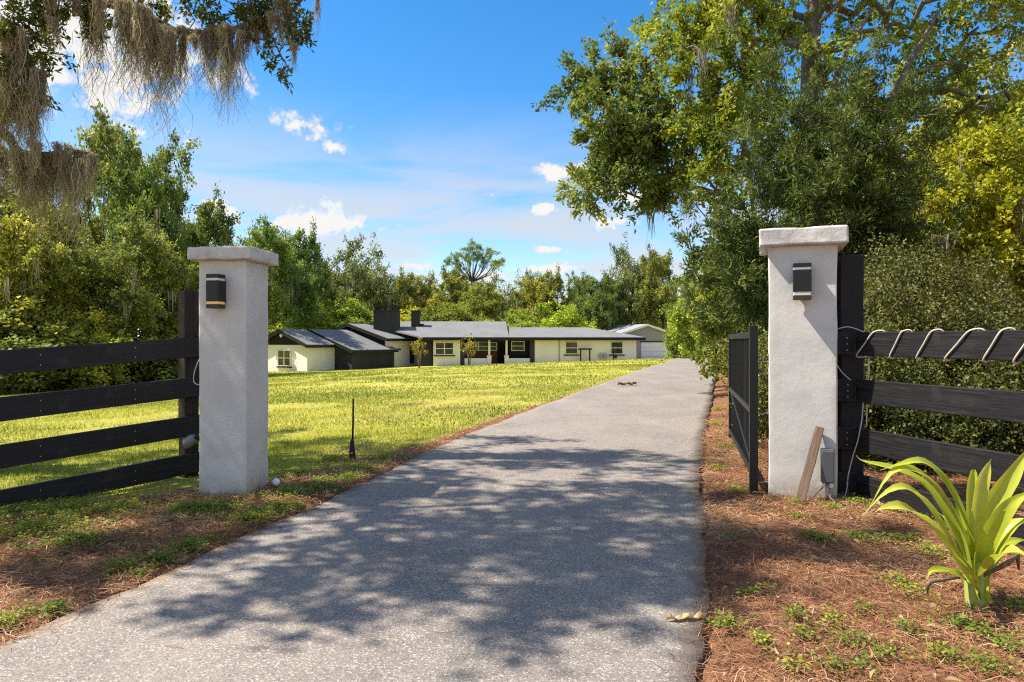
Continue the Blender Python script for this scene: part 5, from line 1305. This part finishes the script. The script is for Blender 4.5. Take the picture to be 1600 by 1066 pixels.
    # dead leaves lying on the drive
    for (u, v, s, rz, l) in ((1072, 976, .085, .2, 'curled tan dead leaf lying on the driveway near its right edge'), (980, 604, .30, .5, 'dark dead frond piece lying on the far driveway')):
        g = gp(u, v); bm = MB()
        xs = np.linspace(-1, 1, 9); wd = np.array([.05, .28, .42, .30, .48, .34, .4, .2, .03])
        V = []; Fq = []
        for i, xx in enumerate(xs):
            zz = .10 + .10 * math.sin(i * 1.9)
            V += [(xx * s, -wd[i] * s * .6, (zz + .10) * s), (xx * s, 0, zz * s * .5), (xx * s, wd[i] * s * .6, (zz + .14 * (i % 2)) * s)]
        for i in range(8):
            for j in range(2): Fq.append((i * 3 + j, (i + 1) * 3 + j, (i + 1) * 3 + j + 1, i * 3 + j + 1))
        me = bm.add(V, Fq).mesh('dead_leaf'); at_ = me.attributes.new('tint', 'FLOAT', 'POINT'); at_.data.foreach_set('value', np.full(len(V), .95 if u > 1000 else .0, dtype=np.float32))
        o = link('dead_leaf', me, None, MATS['dead_leaf'], label=l, cat='leaf'); o.location = (g.x, g.y, g.z + .016 + (.012 if v < 650 else 0)); o.rotation_euler = (0, 0, rz)
build_ground_cover()

def build_lily():
    rng = np.random.default_rng(15)
    g = np.array(gp(1526, 955)); Y = g[1]; m = Y / F
    e = empty('crinum_lily', tuple(g), label='large lime-green strap-leaved lily plant in front of the right fence', cat='plant')
    # stem
    link('stem', MB().tube([(0, 0, -.03), (0, 0, .03), (-.004, 0, .12), (-.008, 0, .17), (-.012, 0, .22)], [.034, .036, .034, .024, .010], 12).mesh('stem', True), e, MATS['lily_stem'])
    for k in range(3):
        a = k * 2.1; link('sheath', MB().tube([(.006 * math.cos(a), .006 * math.sin(a), .0), (.008 * math.cos(a), .008 * math.sin(a), .07 + .05 * k), (.018 * math.cos(a), .018 * math.sin(a), .12 + .05 * k)], [.036, .040, .030], 12, cap=False).mesh('sheath', True), e, MATS['lily_stem'])
    def leaf(path, wmax, tint, wave=.0, tip_dry=0.0, side=None, wpos=.45):
        """path = list of 3D points from the stem; width profile; channelled cross section"""
        P = np.vstack([[path[0][0] * .3, -.022 + path[0][1] * .5, .05], np.array(path, float)]); n = 18
        Q = np.vstack([2 * P[0] - P[1], P, 2 * P[-1] - P[-2]]); out = []
        for t in np.linspace(0, len(P) - 1.0001, n):
            i = int(t); f = t - i; a, b, c, d = Q[i], Q[i + 1], Q[i + 2], Q[i + 3]
            out.append(.5 * (2 * b + (c - a) * f + (2 * a - 5 * b + 4 * c - d) * f * f + (3 * b - a - 3 * c + d) * f ** 3))
        C = np.array(out); tg = unit(np.gradient(C, axis=0))
        V = []; T = []
        up0 = np.array([0, -.35, 1.0]) if side is None else np.array(side, float)
        for i in range(n):
            t = i / (n - 1)
            s = np.cross(tg[i], up0); s /= np.linalg.norm(s) + 1e-9; nn = np.cross(s, tg[i])
            wmax_ = wmax * 1.15; prof = wmax_ * (.62 + .38 * smooth(np.array(t / wpos))) if t < wpos else wmax_ * (1 - smooth(np.array((t - wpos) / (1 - wpos))) ** 1.3)
            prof = max(prof, .003)
            for q in (-1, -.5, 0, .5, 1):
                z = abs(q) ** 1.5 * (.24 + .35 * max(0, 1 - t * 3.5)) * prof + wave * prof * math.sin(t * 17 + q * 1.4) * abs(q)
                V.append(C[i] + s * q * prof / 2 + nn * z); T.append(np.clip(tint + (.16 if q == 0 else -.10 if abs(q) == .5 else 0) + (.25 * tip_dry if t > .88 else 0) - .12 * (1 - t), 0, 1))
        Fq = [(i * 5 + j, i * 5 + j + 1, (i + 1) * 5 + j + 1, (i + 1) * 5 + j) for i in range(n - 1) for j in range(4)]
        me = MB().add(V, Fq).mesh('leaf', True); a = me.attributes.new('tint', 'FLOAT', 'POINT'); a.data.foreach_set('value', np.array(T, dtype=np.float32))
        link('leaf', me, e, MATS['lily_leaf'])
    def pp(*pts):
        """pixel path with depth offsets relative to the plant"""
        return [np.array(at(u, v, Y + dy)) - g for u, v, dy in pts]
    leaf(pp((1518, 905, 0), (1500, 830, -.02), (1462, 765, -.05), (1425, 735, -.07), (1390, 742, -.08), (1352, 805, -.06)), .066, .66, .05)            # long arching left, in front
    leaf(pp((1520, 900, .02), (1490, 830, .06), (1445, 760, .10), (1400, 735, .12), (1350, 722, .15), (1338, 712, .17)), .058, .50, .06)
    leaf(pp((1516, 905, -.02), (1490, 860, -.08), (1455, 800, -.12), (1420, 765, -.15), (1385, 770, -.17), (1347, 806, -.16)), .062, .82, .06)
    leaf(pp((1514, 908, -.02), (1488, 868, -.10), (1452, 822, -.16), (1415, 795, -.2), (1380, 795, -.22), (1368, 800, -.22)), .070, .90, .12, .6)
    leaf(pp((1524, 890, 0), (1512, 830, -.03), (1485, 770, -.05), (1460, 735, -.05), (1436, 722, -.06), (1400, 728, -.07), (1375, 735, -.07)), .066, .52, .05)
    leaf(pp((1524, 880, .0), (1518, 820, .03), (1516, 770, .05), (1520, 735, .06), (1516, 742, .06)), .052, .70, .05, side=(0, -1, .1))
    leaf(pp((1526, 880, -.02), (1525, 820, -.02), (1530, 765, -.02), (1542, 730, -.02), (1549, 717, -.02)), .064, .90, .07, side=(0, -1, .1))
    leaf(pp((1530, 885, .02), (1536, 830, .04), (1556, 780, .04), (1580, 745, .03), (1600, 712, .02), (1618, 690, .0)), .072, .72, .08, side=(-.3, -1, .3))
    leaf(pp((1530, 890, -.03), (1542, 845, -.08), (1570, 800, -.14), (1600, 775, -.18), (1640, 765, -.22)), .060, .60, .06, side=(-.2, -.8, .6))
    leaf(pp((1532, 900, .0), (1552, 855, .0), (1580, 825, -.02), (1612, 815, -.05), (1645, 835, -.08)), .066, .62, .10)
    leaf(pp((1532, 905, -.03), (1556, 875, -.1), (1580, 862, -.16), (1605, 872, -.2), (1625, 895, -.22)), .056, .86, .16, 1)
    leaf(pp((1516, 915, .0), (1500, 902, -.02), (1475, 892, -.03), (1455, 893, -.04), (1448, 906, -.04)), .044, .40, .14, 1)
    leaf(pp((1518, 895, .04), (1500, 850, .12), (1480, 815, .2), (1465, 800, .24)), .05, .25, .05)
    leaf(pp((1534, 900, .04), (1560, 860, .14), (1590, 845, .2), (1620, 850, .25)), .06, .35, .06)
    leaf(pp((1528, 880, .04), (1540, 820, .10), (1552, 775, .15), (1560, 760, .18)), .05, .45, .05, side=(0, -1, .2))
    leaf(pp((1522, 885, .04), (1505, 830, .10), (1497, 790, .14), (1490, 770, .16)), .05, .35, .05, side=(0, -1, .2))
    # withered brown leaf
    o = MB().tube(pp((1500, 903, -.05), (1455, 908, -.06), (1448, 915, -.06), (1450, 928, -.06)), [.004, .010, .012, .004], 6).mesh('leaf', True); link('withered_leaf', o, e, MATS['raw_wood'])
    o = MB().tube(pp((1536, 900, -.04), (1575, 880, -.1), (1590, 868, -.11), (1592, 890, -.11)), [.006, .012, .014, .004], 6).mesh('leaf', True); link('withered_leaf', o, e, MATS['raw_wood'])
build_lily()

def build_pallet():
    y = 41.5; x = (243 - 800) / F * y; z = gzf(x, y)
    e = empty('wooden_pallet', (x, y, z), R(8), label='weathered wooden pallet standing upright at the far left lawn edge', cat='pallet')
    w, h = .85, .80
    for i in range(6):
        o = link('slat', MB().box((0, 0, .07 + i * (h - .1) / 5), (w, .03, .085)).mesh('slat'), e, MATS['raw_wood'])
    for dx in (-w / 2 + .05, 0, w / 2 - .05): link('runner', MB().box((dx, .065, h / 2 + .02), (.06, .09, h + .02)).mesh('runner'), e, MATS['raw_wood'])
build_pallet()
